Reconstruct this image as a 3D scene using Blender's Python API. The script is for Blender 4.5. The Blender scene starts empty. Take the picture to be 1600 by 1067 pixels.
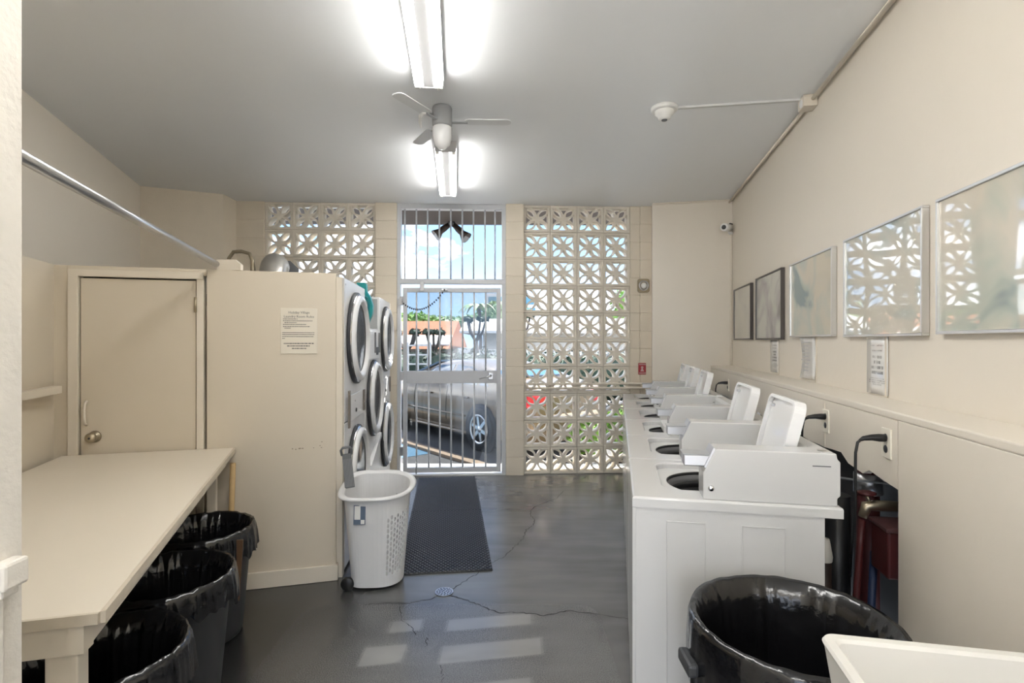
import bpy, bmesh, math, random
from mathutils import Vector, Matrix
random.seed(7)
SC = bpy.context.scene
COL = SC.collection
PI = math.pi
F = 820.0          # focal length in pixels of the 1600x1067 frame
H = 1.52           # eye height
CEIL = 3.08

# ------------------------------------------------------------------ camera, sky, sun, exposure
cd = bpy.data.cameras.new('camera'); cam = bpy.data.objects.new('camera', cd); COL.objects.link(cam)
cam.location = (0, 0, H); cam.rotation_euler = (PI/2, 0, 0)
cd.sensor_width = 36; cd.lens = 36*F/1600; cd.clip_start = 0.02; cd.clip_end = 800
SC.camera = cam
SC.view_settings.view_transform = 'Standard'; SC.view_settings.look = 'None'
SC.view_settings.gamma = 1; SC.view_settings.use_curve_mapping = False
SC.view_settings.exposure = 2.65
SKY_STRENGTH = 0.50
TUBE_STRENGTH = 6.2
CLOUD_W = 3.3
W = bpy.data.worlds.new('sky'); SC.world = W; W.use_nodes = True
def build_world():
    nt = W.node_tree; nt.nodes.clear(); N = nt.nodes.new; L = nt.links.new
    out = N('ShaderNodeOutputWorld'); bg = N('ShaderNodeBackground'); L(bg.outputs[0], out.inputs[0])
    tc = N('ShaderNodeTexCoord'); sep = N('ShaderNodeSeparateXYZ'); L(tc.outputs['Generated'], sep.inputs[0])
    ramp = N('ShaderNodeValToRGB'); L(sep.outputs['Z'], ramp.inputs[0])
    e = ramp.color_ramp.elements
    e[0].position = 0.0; e[0].color = (0.52, 0.70, 0.92, 1)
    e[1].position = 0.55; e[1].color = (0.10, 0.28, 0.70, 1)
    m = e.new(0.16); m.color = (0.24, 0.41, 0.68, 1)
    mp = N('ShaderNodeMapping'); L(tc.outputs['Generated'], mp.inputs[0]); mp.inputs['Scale'].default_value = (1, 1, 2.6)
    nz = N('ShaderNodeTexNoise'); nz.noise_dimensions = '4D'; nz.inputs['W'].default_value = CLOUD_W; nz.inputs['Scale'].default_value = 3.2; nz.inputs['Detail'].default_value = 6
    nz.inputs['Roughness'].default_value = 0.55; L(mp.outputs[0], nz.inputs['Vector'])
    cr = N('ShaderNodeValToRGB'); L(nz.outputs['Fac'], cr.inputs[0])
    cr.color_ramp.elements[0].position = 0.46; cr.color_ramp.elements[1].position = 0.60
    mx = N('ShaderNodeMix'); mx.data_type = 'RGBA'
    L(cr.outputs[0], mx.inputs[0]); L(ramp.outputs[0], mx.inputs[6]); mx.inputs[7].default_value = (2.4, 2.4, 2.4, 1)
    L(mx.outputs[2], bg.inputs[0]); bg.inputs[1].default_value = SKY_STRENGTH
build_world()
sd = bpy.data.lights.new('sun', 'SUN'); sd.energy = 3.6; sd.angle = 0.009; sd.color = (1.0, 0.95, 0.86)
sun = bpy.data.objects.new('sun', sd); COL.objects.link(sun)
sun.rotation_euler = Vector((-0.55, -0.50, -1.15)).to_track_quat('-Z', 'Y').to_euler()

# ------------------------------------------------------------------ materials
MATS = {}
def mat(name, col, rough=0.5, metal=0.0, var=0.04, scale=6.0, bump=0.0, bscale=60.0, spec=0.5, coat=0.0, ior=None):
    if name in MATS: return MATS[name]
    m = bpy.data.materials.new(name); m.use_nodes = True; MATS[name] = m
    nt = m.node_tree; b = nt.nodes['Principled BSDF']; N = nt.nodes.new; L = nt.links.new
    b.inputs['Roughness'].default_value = rough; b.inputs['Metallic'].default_value = metal
    b.inputs['Specular IOR Level'].default_value = spec
    if coat: b.inputs['Coat Weight'].default_value = coat; b.inputs['Coat Roughness'].default_value = 0.04
    if ior: b.inputs['IOR'].default_value = ior
    tc = N('ShaderNodeTexCoord')
    nz = N('ShaderNodeTexNoise'); nz.inputs['Scale'].default_value = scale; nz.inputs['Detail'].default_value = 4
    L(tc.outputs['Object'], nz.inputs[0])
    mx = N('ShaderNodeMix'); mx.data_type = 'RGBA'
    c = Vector(col)
    mx.inputs[6].default_value = (*(c*(1-var)), 1); mx.inputs[7].default_value = (*[min(1, q) for q in c*(1+var)], 1)
    L(nz.outputs['Fac'], mx.inputs[0]); L(mx.outputs[2], b.inputs['Base Color'])
    if bump:
        n2 = N('ShaderNodeTexNoise'); n2.inputs['Scale'].default_value = bscale; n2.inputs['Detail'].default_value = 3
        L(tc.outputs['Object'], n2.inputs[0])
        bp = N('ShaderNodeBump'); bp.inputs['Strength'].default_value = bump; bp.inputs['Distance'].default_value = 0.004
        L(n2.outputs['Fac'], bp.inputs['Height']); L(bp.outputs[0], b.inputs['Normal'])
    return m
def emis(name, col, strength):
    if name in MATS: return MATS[name]
    m = bpy.data.materials.new(name); m.use_nodes = True; MATS[name] = m
    b = m.node_tree.nodes['Principled BSDF']
    b.inputs['Base Color'].default_value = (*col, 1)
    b.inputs['Emission Color'].default_value = (*col, 1); b.inputs['Emission Strength'].default_value = strength
    return m
CREAM = (0.79, 0.725, 0.625)
m_wall = mat('cream wall paint', CREAM, 0.38, var=0.03, scale=1.2, bump=0.25, bscale=26)
m_part = mat('cream plywood paint', (0.66, 0.585, 0.47), 0.5, var=0.025, scale=0.9, bump=0.08, bscale=50)
m_block = mat('painted concrete block', (0.74, 0.66, 0.54), 0.6, var=0.05, scale=7, bump=0.35, bscale=90)
m_breeze = mat('painted breeze block', (0.76, 0.70, 0.60), 0.55, var=0.05, scale=9, bump=0.3, bscale=90)
m_ceil = mat('pale grey ceiling paint', (0.88, 0.90, 0.92), 0.42, var=0.03, scale=0.8, bump=0.1, bscale=30)
m_trim = mat('cream trim paint', (0.74, 0.67, 0.56), 0.45)
m_jamb = mat('chalky white jamb paint', (0.74, 0.70, 0.63), 0.55, var=0.06, scale=12, bump=0.5, bscale=70)
m_counter = mat('cream laminate', (0.74, 0.67, 0.56), 0.33, var=0.02, scale=2)
m_cedge = mat('worn cream edge', (0.60, 0.53, 0.42), 0.5, var=0.12, scale=25)
m_enam = mat('white appliance enamel', (0.64, 0.64, 0.635), 0.22, var=0.015, coat=0.3)
m_enam2 = mat('bright white appliance enamel', (0.86, 0.86, 0.86), 0.25, var=0.015)
m_lidin = mat('glossy white lid liner', (0.88, 0.88, 0.88), 0.12, var=0.01, coat=0.6)
m_chrome = mat('chrome', (0.72, 0.72, 0.73), 0.12, 1.0)
m_steel = mat('brushed steel', (0.52, 0.52, 0.53), 0.32, 1.0, var=0.08, scale=20)
m_alu = mat('anodised aluminium', (0.72, 0.72, 0.72), 0.3, 1.0)
m_gate = mat('silver gate paint', (0.60, 0.61, 0.63), 0.42, 0.0, var=0.04)
m_dark = mat('dark grey plastic', (0.035, 0.036, 0.04), 0.45)
m_bin = mat('slate grey bin plastic', (0.04, 0.042, 0.046), 0.5, var=0.06)
m_black = mat('black rubber', (0.012, 0.012, 0.013), 0.4)
m_bag = mat('black trash bag film', (0.006, 0.006, 0.007), 0.16, var=0.1, bump=0.7, bscale=22, spec=0.7)
m_dglass = mat('dark dryer glass', (0.02, 0.022, 0.026), 0.06, spec=0.5)
m_grey = mat('mid grey plastic', (0.16, 0.165, 0.17), 0.5)
m_hamper = mat('white hamper plastic', (0.72, 0.72, 0.72), 0.35, var=0.01)
m_paper = mat('white paper', (0.80, 0.79, 0.76), 0.5, var=0.02)
m_sign = mat('cream sign board', (0.74, 0.68, 0.57), 0.5, var=0.02)
m_ink = mat('printed ink', (0.09, 0.085, 0.08), 0.6)
m_film = mat('clear paper sleeve', (0.80, 0.79, 0.76), 0.12, var=0.03, coat=0.8, bump=0.5, bscale=14)
m_red = mat('dark red paint', (0.075, 0.012, 0.012), 0.45)
m_redsign = mat('red sign enamel', (0.40, 0.035, 0.045), 0.4)
m_teal = mat('teal plastic', (0.02, 0.33, 0.33), 0.3, var=0.08)
m_teal2 = mat('deep teal plastic', (0.01, 0.22, 0.25), 0.3)
m_foil = mat('foil duct', (0.58, 0.56, 0.52), 0.38, 0.6, var=0.1, scale=20)
m_brass = mat('dull brass', (0.42, 0.36, 0.26), 0.35, 0.9)
m_wood = mat('raw pine', (0.52, 0.36, 0.17), 0.6, var=0.15, scale=12)
m_white = mat('white plastic', (0.80, 0.79, 0.76), 0.4)
m_housing = mat('white fixture enamel', (0.58, 0.58, 0.585), 0.4)
m_tube = emis('fluorescent tube', (1.0, 0.985, 0.95), TUBE_STRENGTH)
m_fangrey = mat('grey motor enamel', (0.40, 0.41, 0.42), 0.4)
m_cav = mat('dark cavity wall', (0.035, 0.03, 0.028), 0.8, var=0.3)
m_pvc = mat('aged white pvc', (0.62, 0.60, 0.54), 0.45)
m_blueh = mat('blue hose', (0.02, 0.035, 0.09), 0.45)
m_blue = mat('blue bin liner', (0.02, 0.11, 0.22), 0.4)

def floor_material():
    m = bpy.data.materials.new('dark glossy painted concrete'); m.use_nodes = True
    nt = m.node_tree; b = nt.nodes['Principled BSDF']; N = nt.nodes.new; L = nt.links.new
    tc = N('ShaderNodeTexCoord')
    def noise(scale, det=5, sx=1, sy=1):
        mp = N('ShaderNodeMapping'); mp.inputs['Scale'].default_value = (sx, sy, 1); L(tc.outputs['Object'], mp.inputs[0])
        n = N('ShaderNodeTexNoise'); n.inputs['Scale'].default_value = scale; n.inputs['Detail'].default_value = det
        L(mp.outputs[0], n.inputs[0]); return n.outputs['Fac']
    def math_(op, a, c, clamp=False):
        n = N('ShaderNodeMath'); n.operation = op; n.use_clamp = clamp
        for i, v in enumerate((a, c)):
            if isinstance(v, (int, float)): n.inputs[i].default_value = v
            else: L(v, n.inputs[i])
        return n.outputs[0]
    sep = N('ShaderNodeSeparateXYZ'); L(tc.outputs['Object'], sep.inputs[0])
    def inside(o, lo, hi, soft):
        a = math_('MULTIPLY', math_('SUBTRACT', o, lo), 1/soft, True)
        c = math_('MULTIPLY', math_('SUBTRACT', hi, o), 1/soft, True)
        return math_('MULTIPLY', a, c)
    skew = math_('ADD', sep.outputs['Y'], math_('MULTIPLY', sep.outputs['X'], -0.16))
    patch = None     # strips of smoother paint left where boards once lay
    for (x0, x1, y0, y1) in ((-0.36, 0.12, 2.80, 2.93), (-0.36, 0.16, 2.52, 2.68), (-0.66, -0.47, 2.83, 2.96), (-0.74, -0.51, 2.56, 2.73), (-0.36, 0.10, 2.22, 2.37)):
        p = math_('MULTIPLY', inside(sep.outputs['X'], x0, x1, 0.02 if x1 < 0 else 0.18 if False else 0.02), inside(skew, y0, y1, 0.012))
        patch = p if patch is None else math_('MAXIMUM', patch, p)
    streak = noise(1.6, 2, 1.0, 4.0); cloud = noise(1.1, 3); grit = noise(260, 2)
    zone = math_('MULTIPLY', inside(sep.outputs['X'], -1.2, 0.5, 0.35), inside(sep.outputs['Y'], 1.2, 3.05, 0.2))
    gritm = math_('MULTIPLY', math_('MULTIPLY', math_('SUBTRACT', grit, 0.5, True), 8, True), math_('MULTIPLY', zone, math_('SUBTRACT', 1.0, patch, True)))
    worn = math_('MULTIPLY', math_('SUBTRACT', math_('ADD', sep.outputs['X'], math_('MULTIPLY', cloud, 0.5)), -0.95), 1.6, True)  # paints the aisle's bright reflection and the counter-side shade into the albedo
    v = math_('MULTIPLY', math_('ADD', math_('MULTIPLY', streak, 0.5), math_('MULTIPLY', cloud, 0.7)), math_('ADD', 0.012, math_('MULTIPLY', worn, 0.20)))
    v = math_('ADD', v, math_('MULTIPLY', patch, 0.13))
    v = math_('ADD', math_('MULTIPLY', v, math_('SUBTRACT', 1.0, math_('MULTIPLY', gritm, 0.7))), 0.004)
    cmb = N('ShaderNodeCombineColor')
    L(v, cmb.inputs[0]); L(math_('MULTIPLY', v, 1.01), cmb.inputs[1]); L(math_('MULTIPLY', v, 1.01), cmb.inputs[2])
    L(cmb.outputs[0], b.inputs['Base Color'])
    r = 0.27
    r = math_('SUBTRACT', math_('ADD', r, math_('MULTIPLY', gritm, 0.12)), math_('MULTIPLY', patch, 0.05))
    L(r, b.inputs['Roughness']); b.inputs['Specular IOR Level'].default_value = 1.0; b.inputs['IOR'].default_value = 1.65
    bp = N('ShaderNodeBump'); bp.inputs['Strength'].default_value = 0.05; bp.inputs['Distance'].default_value = 0.002
    L(math_('ADD', noise(40, 3), math_('MULTIPLY', gritm, 0.6)), bp.inputs['Height']); L(bp.outputs[0], b.inputs['Normal'])
    return m
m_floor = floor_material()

def art_material(name, base, c2, c3, seed, rough=0.03, warp=1.0):
    m = bpy.data.materials.new(name); m.use_nodes = True
    nt = m.node_tree; b = nt.nodes['Principled BSDF']; N = nt.nodes.new; L = nt.links.new
    tc = N('ShaderNodeTexCoord'); mp = N('ShaderNodeMapping'); L(tc.outputs['Object'], mp.inputs[0])
    mp.inputs['Location'].default_value = (seed*3.1, seed*1.7, seed)
    nz = N('ShaderNodeTexNoise'); nz.inputs['Scale'].default_value = 2.6; nz.inputs['Detail'].default_value = 3
    nz.inputs['Distortion'].default_value = 0.8; L(mp.outputs[0], nz.inputs[0])
    cr = N('ShaderNodeValToRGB'); L(nz.outputs['Fac'], cr.inputs[0]); e = cr.color_ramp.elements
    e[0].position = 0.33; e[0].color = (*c3, 1); e[1].position = 0.56; e[1].color = (*base, 1)
    k = e.new(0.42); k.color = (*c2, 1)
    L(cr.outputs[0], b.inputs['Base Color']); b.inputs['Roughness'].default_value = 0.35
    b.inputs['Coat Weight'].default_value = 1.0; b.inputs['Coat Roughness'].default_value = rough; b.inputs['Coat IOR'].default_value = 2.0
    n2 = N('ShaderNodeTexNoise'); n2.inputs['Scale'].default_value = 2.2; n2.inputs['Detail'].default_value = 1
    L(mp.outputs[0], n2.inputs[0])
    bp = N('ShaderNodeBump'); bp.inputs['Strength'].default_value = 0.12*warp; bp.inputs['Distance'].default_value = 0.05
    L(n2.outputs['Fac'], bp.inputs['Height']); L(bp.outputs[0], b.inputs['Coat Normal'])
    return m

# ------------------------------------------------------------------ mesh helpers
def finish(bm, smooth=False):
    bmesh.ops.recalc_face_normals(bm, faces=bm.faces)
    if smooth:
        for f in bm.faces: f.smooth = True
    return bm
def bm_box(bm, x0, x1, y0, y1, z0, z1, bev=0.0, seg=2):
    r = bmesh.ops.create_cube(bm, size=1.0)
    vs = r['verts']
    for v in vs:
        v.co = Vector((x0 + (v.co.x+.5)*(x1-x0), y0 + (v.co.y+.5)*(y1-y0), z0 + (v.co.z+.5)*(z1-z0)))
    if bev:
        es = list({e for v in vs for e in v.link_edges})
        bmesh.ops.bevel(bm, geom=es, offset=bev, segments=seg, affect='EDGES', profile=0.5)
    return bm
def box(x0, x1, y0, y1, z0, z1, bev=0.0, seg=2):
    return finish(bm_box(bmesh.new(), x0, x1, y0, y1, z0, z1, bev, seg))
def prism(pts, a0, a1, axis='z', bm=None, bev=0.0):
    """polygon pts (2D) pulled along an axis: z -> (x,y), y -> (x,z), x -> (y,z)"""
    own = bm is None
    bm = bm or bmesh.new()
    def P(p, a):
        if axis == 'z': return (p[0], p[1], a)
        if axis == 'y': return (p[0], a, p[1])
        return (a, p[0], p[1])
    A = [bm.verts.new(P(p, a0)) for p in pts]; B = [bm.verts.new(P(p, a1)) for p in pts]
    n = len(pts)
    fs = [bm.faces.new(A), bm.faces.new(list(reversed(B)))]
    for i in range(n):
        fs.append(bm.faces.new((A[i], B[i], B[(i+1) % n], A[(i+1) % n])))
    bmesh.ops.recalc_face_normals(bm, faces=fs)
    if bev:
        es = list({e for f in fs for e in f.edges})
        bmesh.ops.bevel(bm, geom=es, offset=bev, segments=2, affect='EDGES', profile=0.5)
    return bm
def holed(outer, holes, z0, z1, axis='z'):
    """plate with holes, pulled between z0 and z1"""
    bm = bmesh.new()
    def P(p, a):
        if axis == 'z': return (p[0], p[1], a)
        if axis == 'y': return (p[0], a, p[1])
        return (a, p[0], p[1])
    loops = [outer] + holes; edges = []; vl = []
    for lp in loops:
        vs = [bm.verts.new(P(p, z0)) for p in lp]; vl.append(vs)
        for i in range(len(vs)): edges.append(bm.edges.new((vs[i], vs[(i+1) % len(vs)])))
    r = bmesh.ops.triangle_fill(bm, edges=edges, use_beauty=True)
    faces = [g for g in r['geom'] if isinstance(g, bmesh.types.BMFace)]
    vmap = {}
    for vs, lp in zip(vl, loops):
        for v, p in zip(vs, lp): vmap[v] = bm.verts.new(P(p, z1))
    for f in faces: bm.faces.new([vmap[v] for v in reversed(f.verts)])
    for vs in vl:
        n = len(vs)
        for i in range(n):
            bm.faces.new((vs[i], vs[(i+1) % n], vmap[vs[(i+1) % n]], vmap[vs[i]]))
    return finish(bm)
def frame_of(d):
    d = d.normalized()
    a = Vector((0, 0, 1)) if abs(d.z) < 0.9 else Vector((1, 0, 0))
    s = d.cross(a).normalized(); return s, s.cross(d).normalized()
def tube(path, r, seg=10, bm=None, caps=True, closed=False):
    own = bm is None
    bm = bm or bmesh.new()
    path = [Vector(p) for p in path]; n = len(path); rings = []
    rr = r if isinstance(r, (list, tuple)) else [r]*n
    s = None
    for i, p in enumerate(path):
        d = (path[(i+1) % n] - path[i-1]) if (closed or 0 < i < n-1) else (path[1]-path[0] if i == 0 else path[-1]-path[-2])
        d = d.normalized()
        if s is None: s, t = frame_of(d)
        else:
            s = (s - d*s.dot(d)).normalized(); t = s.cross(d).normalized()
        rings.append([bm.verts.new(p + s*math.cos(2*PI*k/seg)*rr[i] + t*math.sin(2*PI*k/seg)*rr[i]) for k in range(seg)])
    fs = []
    for i in range(n if closed else n-1):
        a, b = rings[i], rings[(i+1) % n]
        for k in range(seg):
            f = bm.faces.new((a[k], a[(k+1) % seg], b[(k+1) % seg], b[k])); f.smooth = True; fs.append(f)
    if caps and not closed:
        fs.append(bm.faces.new(rings[0])); fs.append(bm.faces.new(list(reversed(rings[-1]))))
    bmesh.ops.recalc_face_normals(bm, faces=fs)
    return bm
def cyl(p0, p1, r, seg=16, bm=None): return tube([p0, p1], r, seg, bm)
def lathe(prof, seg=32, axis='z', c=(0, 0, 0), bm=None, fn=None, smooth=True):
    """prof: list of (radius, height); closed at the ends when radius is 0"""
    bm = bm or bmesh.new(); rings = []; c = Vector(c)
    for j, (r, h) in enumerate(prof):
        ring = []
        for k in range(seg if r > 1e-6 else 1):
            a = 2*PI*k/seg
            rr, hh = (r, h) if fn is None else fn(r, h, a, j)
            p = (rr*math.cos(a), rr*math.sin(a), hh)
            if axis == 'x': p = (p[2], p[0], p[1])
            if axis == 'y': p = (p[0], p[2], p[1])
            ring.append(bm.verts.new(c + Vector(p)))
        rings.append(ring)
    fs = []
    for a, b in zip(rings, rings[1:]):
        if len(a) == 1 and len(b) == 1: continue
        for k in range(seg):
            k2 = (k+1) % seg
            if len(a) == 1: f = bm.faces.new((a[0], b[k], b[k2]))
            elif len(b) == 1: f = bm.faces.new((a[k], a[k2], b[0]))
            else: f = bm.faces.new((a[k], a[k2], b[k2], b[k]))
            f.smooth = smooth; fs.append(f)
    bmesh.ops.recalc_face_normals(bm, faces=fs)
    return bm
def obj(name, bm, m, parent=None, loc=(0, 0, 0), rz=0.0):
    me = bpy.data.meshes.new(name); bm.to_mesh(me); bm.free(); me.materials.append(m)
    o = bpy.data.objects.new(name, me); COL.objects.link(o); o.location = loc; o.rotation_euler = (0, 0, rz)
    if parent: o.parent = parent
    return o
def share(name, src, parent, loc=(0, 0, 0), rot=(0, 0, 0)):
    o = bpy.data.objects.new(name, src.data); COL.objects.link(o); o.parent = parent; o.location = loc; o.rotation_euler = rot
    return o
def tag(o, label, cat, group=None):
    o['label'] = label; o['category'] = cat
    if group: o['group'] = group
    return o
def thing(name, label, cat, loc=(0, 0, 0), rz=0.0, group=None):
    o = bpy.data.objects.new(name, None); COL.objects.link(o); o.location = loc; o.rotation_euler = (0, 0, rz)
    o.empty_display_size = 0.1
    return tag(o, label, cat, group)
def struct(name, bm, m, loc=(0, 0, 0), rz=0.0, label=None):
    o = obj(name, bm, m, None, loc, rz); o['kind'] = 'structure'
    if label: o['label'] = label
    return o
def text_mesh(name, body, size, m, parent, loc, rot, align='CENTER'):
    cu = bpy.data.curves.new('text', 'FONT'); cu.body = body; cu.size = size; cu.align_x = align; cu.extrude = 0.0003
    cu.resolution_u = 2
    t = bpy.data.objects.new('text', cu); COL.objects.link(t)
    dg = bpy.context.evaluated_depsgraph_get(); me = bpy.data.meshes.new_from_object(t.evaluated_get(dg))
    bpy.data.objects.remove(t); me.name = name; me.materials.clear(); me.materials.append(m)
    o = bpy.data.objects.new(name, me); COL.objects.link(o); o.parent = parent; o.location = loc; o.rotation_euler = rot
    return o

# frames of the (not rectangular) room
TH = math.radians(11.38); CS, SN = math.cos(TH), math.sin(TH)
def R(u, v, z=0.0): return Vector((u*CS + v*SN, -u*SN + v*CS, z))          # right-wall frame -> world
def on_floor(x, y, h=0.0):                                                 # photo point on the level h -> world
    Y = F*(H-h)/(y-533); return Vector(((x-800)/F*Y, Y, h))
def right_uv(x, u):                                                        # photo column on the plane u -> v, depth
    r = (x-800)/F; Y = u/(r*CS-SN); return r*Y*SN + Y*CS, Y
def h_at(y, Y): return H - (y-533)*Y/F
UW = 1.234                                                                 # right wall
UL = 1.010                                                                 # lower chase face
VF = 6.13                                                                  # short front wall by the washers
LEDGE = 1.258
FR = math.atan(0.0507)                                                     # block wall turn
FO = (0.0, 6.008, 0.0)
DR = math.radians(5.77)                                                    # dryers' turn
PA = math.atan(0.2587)                                                     # partition turn
def part_xy(X): return 3.642 + 0.2587*X

# ------------------------------------------------------------------ room shell
left_dir = Vector((-0.3463, 1.0))
def leftw(Y): return -3.73 + 0.3463*(5.264-Y)
room = [tuple(R(UW, -2.0)[:2]), tuple(R(UW, VF)[:2]), (1.62, 5.95), (1.40, 6.15), (-3.07, 5.95), (-3.73, 5.264), (leftw(0.92), 0.92), (-0.93, 0.92), (-0.93, -2.15)]
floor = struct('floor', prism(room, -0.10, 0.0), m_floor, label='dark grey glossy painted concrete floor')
# outer rim so that nothing leaks where the walls stand on it
struct('ceiling', prism([(-5, -2.6), (3.4, -2.6), (3.4, 6.35), (-5, 6.05)], CEIL, CEIL+0.12), m_ceil, label='pale grey painted ceiling')

# right wall: upper wall, ledge, chase front with its opening
wr = struct('wall_right', box(UW, UW+0.15, -2.2, VF+0.2, LEDGE-0.02, CEIL), m_wall, rz=-TH, label='cream painted wall hung with empty picture frames')
def wr_part(name, bm, m): return obj(name, bm, m, wr)
wr_part('ledge', box(UL, UW, -2.2, VF, LEDGE-0.03, LEDGE, 0.006), m_wall)
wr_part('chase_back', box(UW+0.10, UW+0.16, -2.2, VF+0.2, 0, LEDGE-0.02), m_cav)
VO = 2.17
wr_part('lower_panel', box(UL, UL+0.03, -2.2, VO, 0, LEDGE-0.03, 0.002), m_wall)
# upper strip with a ragged lower edge
random.seed(3)
edge = []; v = VO
while v < VF:
    edge.append((v, 0.985+random.uniform(-0.02, 0.025))); v += random.uniform(0.05, 0.16)
pts = [(VF, LEDGE-0.03), (VO+0.004, LEDGE-0.03)] + [(VO+0.004, 1.02)] + edge + [(VF, 0.99)]
wr_part('upper_strip', prism(pts, UL, UL+0.03, 'x'), m_wall)
for xx in (1217, 1276, 1386):      # seams of the wall boards
    vv, _ = right_uv(xx, UW)
    wr_part('board_seam', box(UW-0.006, UW, vv-0.008, vv+0.008, LEDGE, 2.0), m_trim)
vv, _ = right_uv(1289, UL)
wr_part('board_seam', box(UL-0.004, UL, vv-0.006, vv+0.006, 1.0, LEDGE-0.04), m_trim)

# short front wall beside the washers
struct('wall_front_right', box(0.385, UW+0.15, VF, VF+0.22, 0, CEIL), m_wall, rz=-TH, label='short cream wall with the security camera')
struct('trim_1', box(UW-0.02, UW, -2.2, VF-0.02, CEIL-0.02, CEIL), m_trim, rz=-TH, label='cream moulding between ceiling and right wall')
struct('trim_2', box(0.385, UW-0.02, VF-0.015, VF, CEIL-0.018, CEIL), m_trim, rz=-TH, label='cream moulding above the security camera wall')

# left side
lp = [(-3.73, 5.264), (-3.90, 5.20), (leftw(0.92)-0.16, 0.87), (leftw(0.92), 0.92)]
struct('wall_left', prism(lp, 0, CEIL), m_wall, label='cream upper wall behind the partition')
struct('wall_back_left', prism([(-3.73, 5.264), (-3.06, 5.56), (-3.06, 5.95), (-3.95, 5.45)], 0, CEIL), m_block, label='angled cream block wall above the partition')
# closet partition (stands free of the ceiling)
xl, xr = -2.60, -1.124
dx0, dx1 = -2.475, -1.895        # closet door
def partition():
    L_ = lambda X: (X*1.0, part_xy(X))
    o = bpy.data.objects.new('wall_partition', None); COL.objects.link(o); o['kind'] = 'structure'
    o['label'] = 'cream plywood partition round the dryers'
    o.location = (0, 3.642, 0); o.rotation_euler = (0, 0, PA); return o
wp = partition(); K = 1/math.cos(PA)        # local x = X*K along the partition
obj('partition_panel', box(dx1*K+0.055, xr*K, 0, 0.09, 0, 1.955, 0.003), m_part, wp)
obj('partition_panel', box(xl*K, dx0*K-0.055, 0, 0.09, 0, 1.955, 0.003), m_part, wp)
obj('partition_header', box(dx0*K-0.055, dx1*K+0.055, 0, 0.09, 1.915, 1.955, 0.002), m_part, wp)
bb = struct('baseboard_partition', box(-1.83*K, xr*K+0.012, -0.018, -0.001, 0.001, 0.10, 0.003), m_trim, (0, 3.642, 0), PA, 'worn cream baseboard below the partition')
obj('board_end', box(xr*K+0.001, xr*K+0.013, -0.001, 0.16, 0.001, 0.10, 0.003), m_trim, bb)
# closet door
d1 = bpy.data.objects.new('door_1', None); COL.objects.link(d1); d1['kind'] = 'structure'; d1['label'] = 'cream flush closet door with round knob'
d1.location = (0, 3.642, 0); d1.rotation_euler = (0, 0, PA)
a, b = dx0*K, dx1*K
obj('door_leaf', box(a+0.004, b-0.004, 0.004, 0.04, 0.01, 1.885, 0.003), m_part, d1)
obj('casing', box(a-0.052, a-0.002, -0.014, 0.05, 0.0, 1.90, 0.003), m_trim, d1)
obj('casing', box(b+0.002, b+0.04, -0.010, 0.05, 0.0, 1.90, 0.003), m_trim, d1)
obj('casing', box(a-0.052, b+0.04, -0.014, 0.05, 1.893, 1.935, 0.003), m_trim, d1)
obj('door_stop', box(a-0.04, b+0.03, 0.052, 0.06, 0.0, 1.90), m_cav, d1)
kn = obj('knob', lathe([(0, -0.062), (0.022, -0.060), (0.029, -0.048), (0.027, -0.034), (0.012, -0.028), (0.011, -0.012), (0.032, -0.008), (0.034, 0.003), (0, 0.003)], 24, 'y', (a+0.075, 0, 0.972)), m_brass, d1)
obj('keyhole', lathe([(0, -0.0635), (0.006, -0.0635), (0.006, -0.059)], 12, 'y', (a+0.075, 0, 0.972)), m_dark, kn)
obj('pull_handle', tube([(a+0.034, 0.006, 1.04), (a+0.034, -0.014, 1.05), (a+0.034, -0.024, 1.085), (a+0.034, -0.024, 1.13), (a+0.034, -0.014, 1.165), (a+0.034, 0.006, 1.175)], 0.007, 8), m_trim, d1)
for z in (1.74, 0.25):
    obj('hinge', cyl((b-0.002, -0.012, z-0.045), (b-0.002, -0.012, z+0.045), 0.008, 8), m_brass, d1)
# lower left wall behind the counter, with a batten shelf
ldir = Vector((-0.3463, 1.0)).normalized()
def lw(Y): return -2.563 + 0.355*(2.96-Y)
struct('wall_left_lower', prism([(lw(2.98)-0.03, 2.99), (lw(2.98)-0.14, 2.97), (lw(0.93)-0.14, 0.92), (lw(0.93), 0.92)], 0, 1.955), m_part, label='low cream wall behind the folding counter')
sb = prism([(lw(2.90)+0.002, 2.90), (lw(0.95)+0.002, 0.95), (lw(0.95)+0.06, 0.95), (lw(2.90)+0.05, 2.905)], 1.235, 1.275)
tag(obj('batten_shelf', sb, m_trim), 'narrow cream batten shelf on the wall above the counter', 'shelf')

# rear wall, jamb and the passage behind
struct('wall_rear', box(-2.6, -0.925, 0.86, 0.99, 0, CEIL), m_jamb, label='chalky white wall end beside the counter')
struct('wall_passage_left', box(-1.07, -0.93, -2.3, 0.86, 0, CEIL), m_jamb)
struct('wall_passage_back', box(-1.1, 1.2, -2.45, -2.30, 2.55, CEIL), m_wall, label='lintel over the unseen passage end, left open for fill daylight')  # unseen passage end, opened up so sky light fills the room from behind
jb = bmesh.new()
bm_box(jb, -0.925, -0.895, 0.925, 0.975, 1.075, 1.125, 0.006); bm_box(jb, -0.922, -0.905, 0.93, 0.965, 1.060, 1.077, 0.004)
struct('trim_3', jb, m_jamb, label='broken paint-caked wood block on the white jamb')
struct('trim_4', box(-0.924, -0.914, 0.90, 0.945, 0.0, 1.055, 0.003), m_jamb, label='split wooden stop on the white jamb')

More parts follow.
